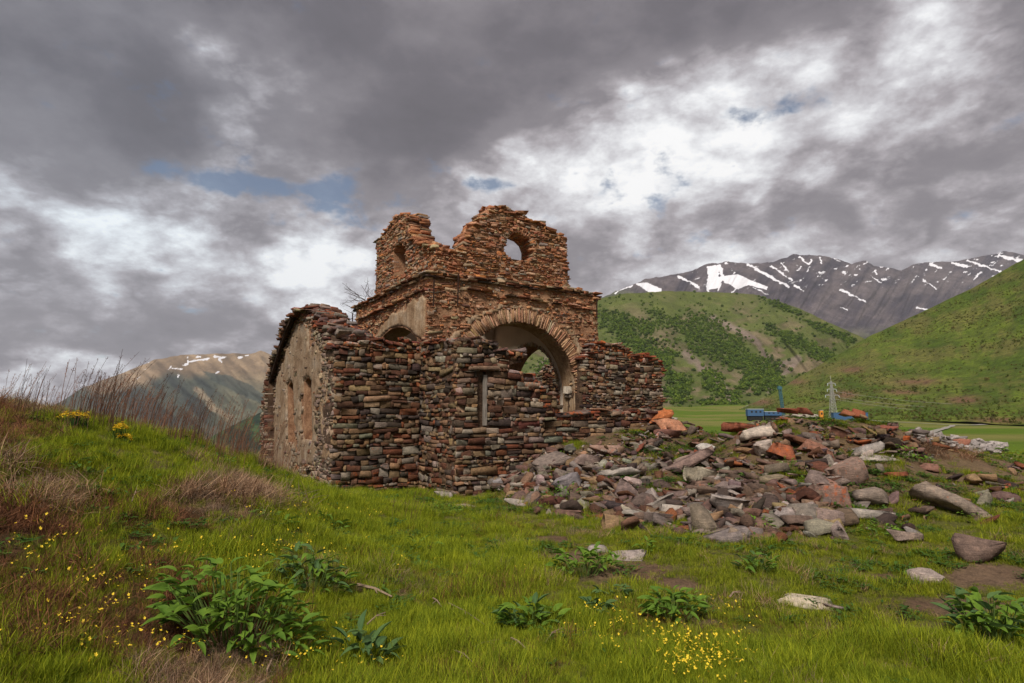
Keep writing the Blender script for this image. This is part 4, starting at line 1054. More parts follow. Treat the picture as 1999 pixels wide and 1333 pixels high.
def tube(V, Fc, a, b, r_, n_=5):
    a, b = Vector(a), Vector(b); d = (b-a).normalized(); s_ = d.orthogonal().normalized(); t = d.cross(s_); k = len(V)
    ra, rb = (r_ if isinstance(r_, tuple) else (r_, r_))
    for p, q in ((a, ra), (b, rb)):
        for i in range(n_): an = 2*math.pi*i/n_; V.append(p+s_*math.cos(an)*q+t*math.sin(an)*q)
    for i in range(n_): j = (i+1) % n_; Fc.append((k+i, k+j, k+n_+j, k+n_+i))
    Fc.append(tuple(k+i for i in range(n_-1, -1, -1))); Fc.append(tuple(k+n_+i for i in range(n_)))
def tubes(name, segs, M, parent=None):
    V, Fc = [], []
    for s_ in segs: tube(V, Fc, *s_)
    return link(name, mesh(name, V, Fc, M), parent)
def bxs(name, boxes, M, parent=None):
    V, Fc = [], []
    for (x0, x1, y0, y1, z0, z1) in boxes:
        k = len(V); V += [(x0, y0, z0), (x1, y0, z0), (x1, y1, z0), (x0, y1, z0), (x0, y0, z1), (x1, y0, z1), (x1, y1, z1), (x0, y1, z1)]
        Fc += [tuple(k+i for i in f) for f in ((3, 2, 1, 0), (4, 5, 6, 7), (0, 1, 5, 4), (1, 2, 6, 5), (2, 3, 7, 6), (3, 0, 4, 7))]
    return link(name, mesh(name, V, Fc, M), parent)
M_galv = flat('galvanised_steel', (.36, .35, .34), .7, .15, 5)
M_blue = flat('blue_painted_steel', (.05, .11, .22), .7, .2, 2)
M_teal = flat('teal_painted_steel', (.05, .13, .16), .7, .2, 2)
M_white = flat('pale_roof_sheet', (.42, .47, .52), .6, .1, 2)
M_orange = flat('orange_paint', (.62, .25, .04), .6, .1, 3)
M_darkm = flat('dark_rubber', (.02, .02, .02), .8, .1, 3)
# pylon
PD = 330.; pb_ = base_at(1627, 812, PD); top = at_y(1617, 735, PD); Hp = top.z-pb_.z+.5
py_ = empty('pylon', pb_); tag(py_, 'grey lattice power pylon standing in the valley beyond the rubble', 'pylon')
seg = []
wz = lambda z: lerp(1.7, .25, min(1, z/(Hp*.86))**.85)
lev = np.linspace(0, Hp*.86, 13)
cor = lambda z: [Vector((sx*wz(z), sy*wz(z), z)) for sx, sy in ((-1, -1), (1, -1), (1, 1), (-1, 1))]
for a, b in zip(lev[:-1], lev[1:]):
    ca, cb = cor(a), cor(b)
    for i in range(4):
        j = (i+1) % 4; seg += [(ca[i], cb[i], .10), (ca[i], cb[j], .055), (ca[j], cb[i], .055), (cb[i], cb[j], .05)]
seg.append(((0, 0, Hp*.86), (-.3, 0, Hp), .12))
tubes('lattice_mast', seg, M_galv, py_)
for z, l in ((Hp*.52, 3.6), (Hp*.66, 2.4), (Hp*.80, 2.0)):
    sgs = []
    for s_ in (-1, 1):
        sgs += [((0, 0, z), (s_*l, 0, z+.4), .11), ((0, 0, z+1.3), (s_*l, 0, z+.4), .09), ((s_*l*.5, 0, z+.2), (s_*l*.5, 0, z+.85), .07)]
    c_ = tubes('cross_arm', sgs, M_galv, py_)
    tubes('insulator', [((s_*l, 0, z+.4), (s_*(l+.2), -.4, z-.9), .16) for s_ in (-1, 1)], M_white, c_)
wires = []
for z, l, s_ in ((Hp*.52, 3.6, 1), (Hp*.52, 3.6, -1), (Hp*.66, 2.4, 1)):
    a = pb_+Vector((s_*l, 0, z-.9)); b = at_y(2400, 775-14*s_, 250.)
    pts_ = [a+(b-a)*t-Vector((0, 0, 7*4*t*(1-t))) for t in np.linspace(0, 1, 14)]
    wires += [(p, q, .045, 4) for p, q in zip(pts_[:-1], pts_[1:])]
ow = tubes('power_line', wires, M_galv); tag(ow, 'thin power lines running right from the pylon across the green hill', 'power line')
# drilling mast
md = base_at(1530, 806, 300.); Hm = at_y(1527, 754, 300).z-md.z
mm = empty('drilling_mast', md); tag(mm, 'tall teal steel mast standing by the blue trailers', 'mast')
seg = []
for z0, z1 in zip(np.linspace(0, Hm, 9)[:-1], np.linspace(0, Hm, 9)[1:]):
    for sx, sy in ((-1, -1), (1, -1), (1, 1), (-1, 1)): seg.append(((sx*.5-z0*.08, sy*.5, z0), (sx*.5-z1*.08, sy*.5, z1), .16))
    for sy in (-1, 1): seg += [((-.5-z0*.08, sy*.5, z0), (.5-z1*.08, sy*.5, z1), .12), ((.5-z0*.08, sy*.5, z0), (-.5-z1*.08, sy*.5, z1), .12)]
tubes('lattice_column', seg, M_teal, mm)
h_ = bxs('crown_block', [(-1., 1., -.7, .7, 0, 1.2), (-.8, .2, -.5, .5, 1.2, 1.7)], M_teal, mm); h_.location = (-Hm*.08, 0, Hm-1.5)
bxs('mast_base', [(-1.1, 1.1, -1.1, 1.1, 0, 2.0), (-.8, .8, -.8, .8, 2.0, 3.)], M_teal, mm)
l_ = bxs('floodlight', [(-.3, .3, -1.2, -.8, 4.2, 4.8)], M_white, mm)
# trailers
def trailer(px0, px1, pyt, pyb, D, label, roof):
    a = at_y(px0, pyb, D); b = at_y(px1, pyb, D); H = at_y(px0, pyt, D).z-a.z; L = b.x-a.x
    zg = min(gz1(a.x, a.y), gz1(b.x, b.y)); e_ = empty('trailer', (a.x, a.y, zg)); tag(e_, label, 'trailer')
    base = max(.7, a.z-zg)
    bxs('body', [(0, L, -1.3, 1.3, base, base+H-.25)], M_blue, e_)
    bxs('roof', [(-.12, L+.12, -1.42, 1.42, base+H-.25, base+H)], roof, e_)
    for i in range(3): bxs('window', [(L*(.2+.27*i), L*(.2+.27*i)+.9, -1.33, -1.29, base+H*.45, base+H*.72)], M_white if i == 5 else M_darkm, e_)
    for i in range(2):
        V, Fc = [], []; tube(V, Fc, (L*(.2+.6*i), -1.2, .45), (L*(.2+.6*i), 1.2, .45), .45, 12); link('wheel', mesh('wheel', V, Fc, M_darkm), e_)
    bxs('chassis', [(.2, L-.2, -.9, .9, .5, base)], M_darkm, e_)
    return e_
trailer(1458, 1489, 798, 812, 290., 'taller blue trailer cabin with a pale roof, leftmost of the two', M_white)
trailer(1491, 1524, 803, 811, 292., 'lower blue trailer cabin between the taller trailer and the mast', M_white)
e_ = empty('blue_container', base_at(1625, 812, 300)); tag(e_, 'long low blue container just right of the pylon foot', 'container')
hh_ = at_y(1660, 806, 300).z-e_.location.z
bxs('container_body', [(0, 17, -1.2, 1.2, .1, hh_)], M_blue, e_); bxs('container_lid', [(-.1, 17.1, -1.3, 1.3, hh_, hh_+.2)], M_blue, e_)
for i in range(5): bxs('rib', [(1+3.6*i, 1.25+3.6*i, -1.28, -1.2, .1, hh_)], M_blue, e_)
e_ = empty('orange_cabin', base_at(1603, 812, 290)); tag(e_, 'small orange cabin standing left of the pylon', 'cabin')
hc = max(2.2, at_y(1603, 801, 290).z-e_.location.z)
bxs('cabin_body', [(-.75, .75, -.7, .7, .1, hc)], M_orange, e_); bxs('cabin_roof', [(-.85, .85, -.8, .8, hc, hc+.15)], M_white, e_); bxs('cabin_window', [(-.4, .4, -.73, -.69, hc*.6, hc*.8)], M_darkm, e_)

# ------------------------------------------------------------------ scattering
SRC = bpy.data.collections.new('sources')
def source(name, V, Fc, M, cols):
    o = bpy.data.objects.new(name, mesh(name, V, Fc, M, cols)); return o
def scatter(name, srcs, P_, scl, rot, idx, label=None, cat=None, kind='stuff'):
    """one object: points carrying scale, rotation and choice of clump"""
    c = bpy.data.collections.new(name+'_sources')
    for i, s_ in enumerate(srcs):
        o = bpy.data.objects.new('%s_%02d' % (name, i), s_.data); c.objects.link(o)
    n_ = len(P_); me = bpy.data.meshes.new(name); me.vertices.add(n_); me.vertices.foreach_set('co', np.asarray(P_, np.float32).ravel())
    for nm, tp, d in (('scl', 'FLOAT', scl), ('idx', 'INT', idx)):
        a = me.attributes.new(nm, tp, 'POINT'); a.data.foreach_set('value', np.asarray(d, np.float32 if tp == 'FLOAT' else np.int32))
    a = me.attributes.new('rot', 'FLOAT_VECTOR', 'POINT'); a.data.foreach_set('vector', np.asarray(rot, np.float32).ravel())
    o = link(name, me); tag(o, label, cat, None, kind)
    g_ = bpy.data.node_groups.new(name, 'GeometryNodeTree')
    g_.interface.new_socket('Geometry', in_out='INPUT', socket_type='NodeSocketGeometry'); g_.interface.new_socket('Geometry', in_out='OUTPUT', socket_type='NodeSocketGeometry')
    N = g_.nodes; L = g_.links
    gi, go = N.new('NodeGroupInput'), N.new('NodeGroupOutput')
    ci = N.new('GeometryNodeCollectionInfo'); ci.inputs['Collection'].default_value = c; ci.inputs['Separate Children'].default_value = True; ci.inputs['Reset Children'].default_value = True
    ip = N.new('GeometryNodeInstanceOnPoints'); ip.inputs['Pick Instance'].default_value = True
    def na(nm, tp):
        q = N.new('GeometryNodeInputNamedAttribute'); q.data_type = tp; q.inputs[0].default_value = nm; return q.outputs[0]
    e = N.new('FunctionNodeEulerToRotation')
    L.new(na('rot', 'FLOAT_VECTOR'), e.inputs[0]); L.new(e.outputs[0], ip.inputs['Rotation'])
    L.new(na('scl', 'FLOAT'), ip.inputs['Scale']); L.new(na('idx', 'INT'), ip.inputs['Instance Index'])
    L.new(gi.outputs[0], ip.inputs['Points']); L.new(ci.outputs[0], ip.inputs['Instance']); L.new(ip.outputs[0], go.inputs[0])
    o.modifiers.new('scatter', 'NODES').node_group = g_
    return o
def blades(n_, rad, h, hv, w_, lean, curl, c0, c1, cv=.2, nseg=3, up=True):
    """a tuft of tapering, bending blades"""
    V, Fc, Cc = [], [], []
    for i in range(n_):
        a = rng.uniform(0, 2*math.pi); r_ = rad*math.sqrt(rng.random()); b = np.array([r_*math.cos(a), r_*math.sin(a), -.015])
        hh = h*rng.uniform(1-hv, 1+hv); d = rng.uniform(0, 2*math.pi); ln = lean*rng.uniform(.2, 1.2); cu = curl*rng.uniform(.3, 1.3)
        dr = np.array([math.cos(d), math.sin(d)]); sd = np.array([-dr[1], dr[0], 0])
        col = lerp(np.array(c0), np.array(c1), rng.random())*rng.uniform(1-cv, 1+cv); k = len(V); p = b.copy(); ang = ln
        for s_ in range(nseg+1):
            ww = w_*(1-s_/nseg)**.7*.5
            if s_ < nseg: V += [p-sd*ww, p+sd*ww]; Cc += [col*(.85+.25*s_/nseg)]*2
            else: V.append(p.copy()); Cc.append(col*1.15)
            st = hh/nseg; p = p+np.array([dr[0]*math.sin(ang)*st, dr[1]*math.sin(ang)*st, math.cos(ang)*st]); ang += cu/nseg
        for s_ in range(nseg-1): Fc.append((k+2*s_, k+2*s_+1, k+2*s_+3, k+2*s_+2))
        q = k+2*(nseg-1); Fc.append((q, q+1, q+2))
    return V, Fc, Cc
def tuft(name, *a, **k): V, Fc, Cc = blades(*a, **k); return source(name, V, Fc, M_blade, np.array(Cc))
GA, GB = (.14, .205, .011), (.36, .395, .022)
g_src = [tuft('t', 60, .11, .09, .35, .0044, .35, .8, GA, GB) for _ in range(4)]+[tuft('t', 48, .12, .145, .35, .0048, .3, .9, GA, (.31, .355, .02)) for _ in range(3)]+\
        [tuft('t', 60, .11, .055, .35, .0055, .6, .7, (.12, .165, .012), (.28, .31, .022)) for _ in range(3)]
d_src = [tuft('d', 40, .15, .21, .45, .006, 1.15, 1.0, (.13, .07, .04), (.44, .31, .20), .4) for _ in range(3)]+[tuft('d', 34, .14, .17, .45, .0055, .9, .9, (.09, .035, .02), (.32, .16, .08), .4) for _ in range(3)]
# low broad-leaved weeds
def weed(n_, L0, c0, c1, rad=.12, lift=.7):
    V, Fc, Cc = [], [], []
    for i in range(n_):
        a = rng.uniform(0, 2*math.pi); L = L0*rng.uniform(.6, 1.2); b = np.array([rng.normal(0, rad*.5), rng.normal(0, rad*.5), rng.uniform(0, .04)])
        d = np.array([math.cos(a), math.sin(a), 0]); sd = np.array([-d[1], d[0], 0]); ang = rng.uniform(.2, 1.2)*lift; col = lerp(np.array(c0), np.array(c1), rng.random()); k = len(V)
        w_ = L*rng.uniform(.28, .42)
        for s_, ws_ in ((0, .12), (.35, 1), (.7, .8), (1, .05)):
            p = b+d*L*s_*math.cos(ang*(1-s_*.7))+np.array([0, 0, L*s_*math.sin(ang*(1-s_*.6))])
            V += [p-sd*w_*ws_/2+np.array([0, 0, w_*.12*ws_]), p, p+sd*w_*ws_/2+np.array([0, 0, w_*.12*ws_])]; Cc += [col, col*.9, col]
        for s_ in range(3):
            for q in range(2): j = k+3*s_+q; Fc.append((j, j+1, j+4, j+3))
    return V, Fc, Cc
def wsrc(*a, **k): V, Fc, Cc = weed(*a, **k); return source('w', V, Fc, M_leaf, np.array(Cc))
w_src = [wsrc(26, .07, (.035, .095, .014), (.09, .16, .025)) for _ in range(4)]
# little yellow flowers on stalks
M_petal = mat('yellow_petal', lambda t, b: t.put(b.inputs['Base Color'], t.mix(attr(t).outputs['Alpha'], (.72, .42, .02, 1), (.85, .60, .04, 1))), .6)
def fsrc(n_, h, r_):
    V, Fc, Cc = blades(n_, .10, h, .3, .003, .25, .3, GA, GB); 
    me_stem = (V, Fc, Cc); PV, PF = [], []
    for i in range(n_):
        a = rng.uniform(0, 2*math.pi); q = .12*math.sqrt(rng.random()); c = np.array([q*math.cos(a), q*math.sin(a), h*rng.uniform(.7, 1.25)])
        tl = rng.normal(0, .5, 2)
        for j in range(5):
            t = 2*math.pi*j/5; k = len(PV); e0 = lambda t, l, z: c+np.array([math.cos(t)*l, math.sin(t)*l, z+tl[0]*math.cos(t)*l+tl[1]*math.sin(t)*l])
            PV += [c, e0(t-.45, r_*.75, .003), e0(t, r_, .006), e0(t+.45, r_*.75, .003)]; PF.append((k, k+1, k+2, k+3))
    n0 = len(V); V = list(V)+PV; Fc2 = list(Fc)+[tuple(x_+n0 for x_ in f) for f in PF]
    me = mesh('f', V, Fc2, [M_blade, M_petal], np.concatenate([np.array(Cc), np.tile((1, 1, 1), (len(PV), 1))]))
    mi = np.zeros(len(Fc2), np.int32); mi[len(Fc):] = 1; me.polygons.foreach_set('material_index', mi)
    return bpy.data.objects.new('f', me)
f_src = [fsrc(4, .12, .009) for _ in range(4)]

def sector(n_, r0, r1, a0=-.86, a1=.86):
    r_ = np.sqrt(rng.uniform(r0*r0, r1*r1, n_)); a = rng.uniform(a0, a1, n_); return r_*np.sin(a), r_*np.cos(a)
X_, Y_, S_ = [], [], []
for n_, r0, r1, s_ in ((20000, 1.6, 6, .75), (22000, 6, 11, .85), (26000, 11, 20, .95), (16000, 20, 45, 1.3)):
    a, b = sector(n_, r0, r1); X_.append(a); Y_.append(b); S_.append(np.full(n_, s_))
X_ = np.concatenate(X_); Y_ = np.concatenate(Y_); S_ = np.concatenate(S_)
def in_church(x, y):
    d0 = x-C0[0]; d1 = y-C0[1]; u = d0*RD[0]+d1*RD[1]; v = d0*LD[0]+d1*LD[1]
    return ((u > -.25) & (u < 12.4) & (v > -.15) & (v < 8.8)) | ((u > 2.2) & (u < 10.) & (v > -2.45) & (v < .5)) | ((v > -2.45) & (v < 10) & (u > 2.2) & (u < 10))
ok = ~in_church(X_, Y_); X_, Y_, S_ = X_[ok], Y_[ok], S_[ok]
dm, hm, dr_ = dirt_mask(X_, Y_), heap_mask(X_, Y_), dry_mask(X_, Y_)*(Y_ < 17)
lump = np.clip(.45+(fbm(X_*2.2, Y_*2.2, 3, 19)-.5)*2.2, 0, 1)
keep = rng.random(len(X_)) > np.clip(dm*1.25+hm*.92*ss(.85, .50, lump), 0, .97); 
X_, Y_, S_, dm, hm, dr_, lump = [q[keep] for q in (X_, Y_, S_, dm, hm, dr_, lump)]
Z_ = gz(X_, Y_)
rot = np.stack([rng.normal(0, .15, len(X_)), rng.normal(0, .15, len(X_)), rng.uniform(0, 6.28, len(X_))], 1)
rr_ = rng.random(len(X_))
pxx = CX+F*X_/Y_/1.0087
dryp = rr_ < dr_*.72+.06+.34*ss(.50, .66, fbm(X_*.9+3, Y_*.9, 4, 222))*ss(1700, 1100, pxx)
short = ss(900, 1250, pxx)*.9*(Y_ > 5)+.0
idx = rng.integers(0, 7, len(X_)); sh_ = rng.random(len(X_)) < short; idx[sh_] = rng.integers(7, 10, sh_.sum())
sz = S_*(.5+.95*lump)*rng.uniform(.75, 1.25, len(X_))
g_ = ~dryp
P_all = np.stack([X_, Y_, Z_], 1)
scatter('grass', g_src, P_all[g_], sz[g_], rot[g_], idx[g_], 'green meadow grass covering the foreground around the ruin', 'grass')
idd = np.where(fbm(X_*.6+2, Y_*.6, 3, 90) > .5, rng.integers(0, 3, len(X_)), rng.integers(3, 6, len(X_)))
rot2 = rot.copy(); rot2[:, 0] += rng.normal(0, .35, len(X_)); rot2[:, 1] += .35
scatter('dry_grass', d_src, P_all[dryp], sz[dryp]*np.where(dr_[dryp] > .3, 1.05, .6), rot2[dryp], idd[dryp], 'matted dry brown grass on the left bank', 'dry grass')
a, b = sector(9000, 2, 24); ok = ~in_church(a, b) & (rng.random(9000) < ss(.46, .62, fbm(a*.8+7, b*.8, 4, 63))+.1) & (dry_mask(a, b) < .6) & (rng.random(9000) > dirt_mask(a, b)*.8)
a, b = a[ok], b[ok]; scatter('weeds', w_src, np.stack([a, b, gz(a, b)+.01], 1), rng.uniform(.6, 1.3, len(a))*np.interp(b, [2, 24], [.8, 1.8]), np.stack([0*a, 0*a, rng.uniform(0, 6, len(a))], 1), rng.integers(0, 4, len(a)), 'low broad-leaved weeds among the meadow grass', 'weeds')
# buttercups
fx, fy = [], []
for (px, py, sx, sy, n_) in [(1350, 1300, 45, 26, 46), (1210, 1245, 50, 20, 20), (1400, 1200, 40, 12, 14), (1440, 1260, 60, 12, 10), (420, 1100, 90, 22, 26), (180, 1150, 90, 40, 18), (120, 1080, 60, 40, 12), (330, 1270, 120, 30, 18), (560, 1290, 60, 18, 20), (480, 1100, 100, 20, 16),
                           (560, 1000, 60, 30, 22), (640, 990, 60, 30, 18), (650, 1310, 50, 15, 12), (850, 1060, 90, 30, 8), (160, 1240, 60, 30, 18), (1350, 1325, 60, 10, 20), (620, 1090, 60, 20, 10), (1300, 1250, 30, 20, 14)]:
    for _ in range(n_):
        p = on_ground(rng.normal(px, sx), min(1600, rng.normal(py, sy)), 2, 30)
        if p.y < 25 and not in_church(np.array([p.x]), np.array([p.y]))[0]: fx.append(p.x); fy.append(p.y)
fx, fy = np.array(fx), np.array(fy)
scatter('buttercups', f_src, np.stack([fx, fy, gz(fx, fy)], 1), rng.uniform(.7, 1.15, len(fx)), np.stack([0*fx, 0*fx, rng.uniform(0, 6, len(fx))], 1), rng.integers(0, 4, len(fx)), 'small yellow flowers sprinkled through the grass', 'flowers')
# tall dead stalks along the crest of the bank
def stalk():
    V, Fc, Cc = [], [], []
    for i in range(9):
        a = rng.uniform(0, 6.28); p = np.array([rng.normal(0, .15), rng.normal(0, .15), 0]); H = rng.uniform(.35, .95); ln = rng.uniform(.1, .5); dd = np.array([math.cos(.4+rng.normal(0, .5)), math.sin(a)*.4, 0]); k = len(V)
        col = np.array([.16, .08, .05])*rng.uniform(.6, 1.8)
        for s_ in range(5):
            t = s_/4; q = p+dd*H*ln*t*t+np.array([0, 0, H*t]); w_ = .0035*(1-.5*t)
            V += [q-np.array([w_, 0, 0]), q+np.array([w_, 0, 0]), q+np.array([0, w_*1.6, 0])]; Cc += [col]*3
        for s_ in range(4):
            for j in range(3): A = k+3*s_+j; B = k+3*s_+(j+1) % 3; Fc.append((A, B, B+3, A+3))
        for _ in range(int(rng.integers(4, 12))):             # seed head
            t = rng.uniform(.72, 1); q = p+dd*H*ln*t*t+np.array([0, 0, H*t])+rng.normal(0, .006, 3); k = len(V); e = np.array([rng.normal(0, .012), rng.normal(0, .008), .022])
            V += [q, q+e*.5+np.array([.004, 0, 0]), q+e, q+e*.5-np.array([.004, 0, 0])]; Fc.append((k, k+1, k+2, k+3)); Cc += [col*1.1]*4
    return source('s', V, Fc, M_blade, np.array(Cc))
s_src = [stalk() for _ in range(5)]
sx_, sy_ = [], []
for (px, n_, jx, D0, D1) in [(300, 26, 90, 8.5, 11.5), (420, 18, 60, 9.5, 12.5), (490, 10, 30, 11, 13), (200, 14, 40, 8, 9.5), (120, 7, 50, 7.5, 9), (20, 3, 15, 7, 8.5), (380, 14, 120, 9, 12)]:
    for _ in range(n_):
        D = rng.uniform(D0, D1); p = at_y(rng.normal(px, jx), 800, D); sx_.append(p.x); sy_.append(D)
sx_, sy_ = np.array(sx_), np.array(sy_)
scatter('dead_stalks', s_src, np.stack([sx_, sy_, gz(sx_, sy_)-.02], 1), rng.uniform(.55, 1.15, len(sx_)), np.stack([0*sx_, 0*sx_, rng.uniform(-.5, .5, len(sx_))], 1), rng.integers(0, 5, len(sx_)), 'tall reddish brown dead stalks along the crest of the bank', 'dead stalks')

# ------------------------------------------------------------------ scrub on the middle hill and the right hill
def bush_src(c0, c1, n_=70):
    V, Fc, Cc = [], [], []
    for _ in range(n_):
        q = rng.normal(size=3); q /= np.linalg.norm(q); q *= rng.uniform(.45, 1)**.6; c = np.array([q[0]*.5, q[1]*.5, .42+q[2]*.42]); s_ = rng.uniform(.10, .2)
        nrm = q+rng.normal(0, .6, 3); nrm /= np.linalg.norm(nrm); u = np.cross(nrm, [0, 0, 1.]); u /= np.linalg.norm(u)+1e-6; v = np.cross(nrm, u); k = len(V)
        V += [c+u*s_, c+v*s_*.8, c-u*s_*.9, c-v*s_]; Fc.append((k, k+1, k+2, k+3)); Cc += [lerp(np.array(c0), np.array(c1), rng.random())]*4
    for _ in range(4):
        k = len(V); a = rng.uniform(0, 6.28); e = np.array([math.cos(a)*.25, math.sin(a)*.25, .6]); V += [(-.03, 0, -.3), (.03, 0, -.3), e]; Fc.append((k, k+1, k+2)); Cc += [np.array([.12, .08, .05])]*3
    return source('b', V, Fc, M_leaf, np.array(Cc))
b_src = [bush_src((.06, .12, .014), (.17, .24, .035)) for _ in range(3)]+[bush_src((.035, .07, .014), (.09, .14, .025)) for _ in range(2)]
pxm, XM, YM, ZM, PXM, PYM = MID
BP = []
nr2 = PXM.shape[0]
tries = 0
dens = veg_mid(PXM, PYM)
while len(BP) < 6500 and tries < 90000:
    tries += 1
    i = rng.integers(1, nr2-1); j = rng.integers(0, PXM.shape[1]-1)
    if rng.random() > dens[i, j]**3*1.2+.012 or PXM[i, j] < 985: continue
    f1_, f2_ = rng.random(2)
    p = np.array([lerp(XM[i, j], XM[i, j+1], f1_), lerp(YM[i, j], YM[i, j+1], f1_), lerp(ZM[i, j], ZM[i, j+1], f1_)])+f2_*(np.array([XM[i+1, j]-XM[i, j], YM[i+1, j]-YM[i, j], ZM[i+1, j]-ZM[i, j]]))
    BP.append(p)
BP = np.array(BP)
BSz = rng.uniform(3, 8.5, len(BP))*rng.uniform(.7, 1.1, len(BP))
BI = np.where(rng.random(len(BP)) < .72, rng.integers(0, 3, len(BP)), rng.integers(3, 5, len(BP)))
big_ = np.argsort(-BSz/BP[:, 1])[:120]; msk = np.ones(len(BP), bool); msk[big_] = False
scatter('hillside_scrub', b_src, BP[msk]-np.array([0, 0, .5]), BSz[msk], np.stack([0*BSz[msk], 0*BSz[msk], rng.uniform(0, 6, msk.sum())], 1), BI[msk], 'dense green scrub spreading over the middle hillside', 'scrub')
for i in big_:
    o = link('bush', b_src[BI[i]].data); o.location = BP[i]-np.array([0, 0, .5]); o.scale = (BSz[i]*1.1,)*3; o.rotation_euler = (0, 0, rng.uniform(0, 6))
    qx, qy = proj(*BP[i])
    cols_ = [(1100, 'seen through the arch'), (1215, 'close right of the tower'), (1300, 'over the right wing of the ruin'), (1370, 'beyond the end of the low wall'), (1440, 'left of the blue trailers'), (1500, 'straight over the blue trailers'), (1560, 'over the teal mast'), (1999, 'by the edge of the green hill')]
    rows_ = [(630, 'high on the scrubby hill'), (680, 'upper middle of the scrubby hill'), (730, 'lower middle of the scrubby hill'), (999, 'low on the scrubby hill')]
    where = [t for q_, t in rows_ if qy < q_][0]+' '+[t for q_, t in cols_ if qx < q_][0]
    tag(o, '%s %s bush %s' % ('broad' if BSz[i] > np.median(BSz[big_]) else 'small', 'bright green' if BI[i] < 3 else 'dark green', where), 'bush', 'bushes scattered over the middle hillside')

# tussocks and low shrubs on the near green hill
_, XR, YR, ZR, PXR, PYR = RH
TP = []
while len(TP) < 5200:
    i = int(rng.integers(1, PXR.shape[0]-4)); j = int(rng.integers(0, PXR.shape[1]-1))
    if PXR[i, j] > 2100 or rng.random() > ss(.42, .62, fbm(np.array([XR[i, j]*.04]), np.array([ZR[i, j]*.08]), 4, 12))[0]+.12: continue
    f1_ = rng.random(); TP.append((lerp(XR[i, j], XR[i, j+1], f1_), lerp(YR[i, j], YR[i, j+1], f1_), lerp(ZR[i, j], ZR[i, j+1], f1_)-.1))
TP = np.array(TP); ts_ = rng.uniform(.35, 1.3, len(TP))*np.where(rng.random(len(TP)) < .03, 2., 1.)
t_src = [bush_src((.05, .075, .012), (.12, .145, .02), 40), bush_src((.10, .09, .03), (.17, .15, .05), 40)]
scatter('hill_tussocks', t_src, TP, ts_, np.stack([0*ts_, 0*ts_, rng.uniform(0, 6, len(TP))], 1), rng.integers(0, 2, len(TP)), 'grass tussocks dotted over the green hill on the right', 'tussocks')
# ------------------------------------------------------------------ rubble heap
BXP, BYP = [940, 1030, 1180, 1420, 1600, 1750, 1930, 1995], [940, 990, 1025, 1055, 1055, 1045, 1025, 985]
CXP, CYP = [940, 1080, 1180, 1290, 1340, 1400, 1450, 1560, 1700, 1800, 1900, 1995], [936, 884, 862, 826, 824, 852, 818, 800, 826, 862, 878, 895]
ROCKS = []                                              # verts, faces, colour, lichen, size in px, centre, landmark name, label
def put_rock(px, py, wpx, hpx, dpt=None, roll=0., yaw=None, col=None, L=.1, big=False, label=None, lift=.25, pal=PAL_RUB, pitch=None, p=None, cat=None):
    p = on_ground(px, py+hpx*.3, 3, 70) if p is None else p
    s_ = p.y/F; W_, H_ = wpx*s_, hpx*s_
    D_ = dpt if dpt else W_*rng.uniform(.5, .9)
    yaw = rng.uniform(-.6, .6) if yaw is None else yaw
    e = Euler((rng.normal(0, .15) if pitch is None else pitch, roll, yaw))
    c = np.array([p.x, p.y+D_*.2, p.z+H_*lift])
    P_, Fc = rock(c, (W_*1.12, D_, H_*1.15), e, big)
    cc = np.array(col) if col is not None else pick(pal)
    a_ = area_px(P_); ROCKS.append((P_, Fc, cc, L, a_, (px, py), label, cat))
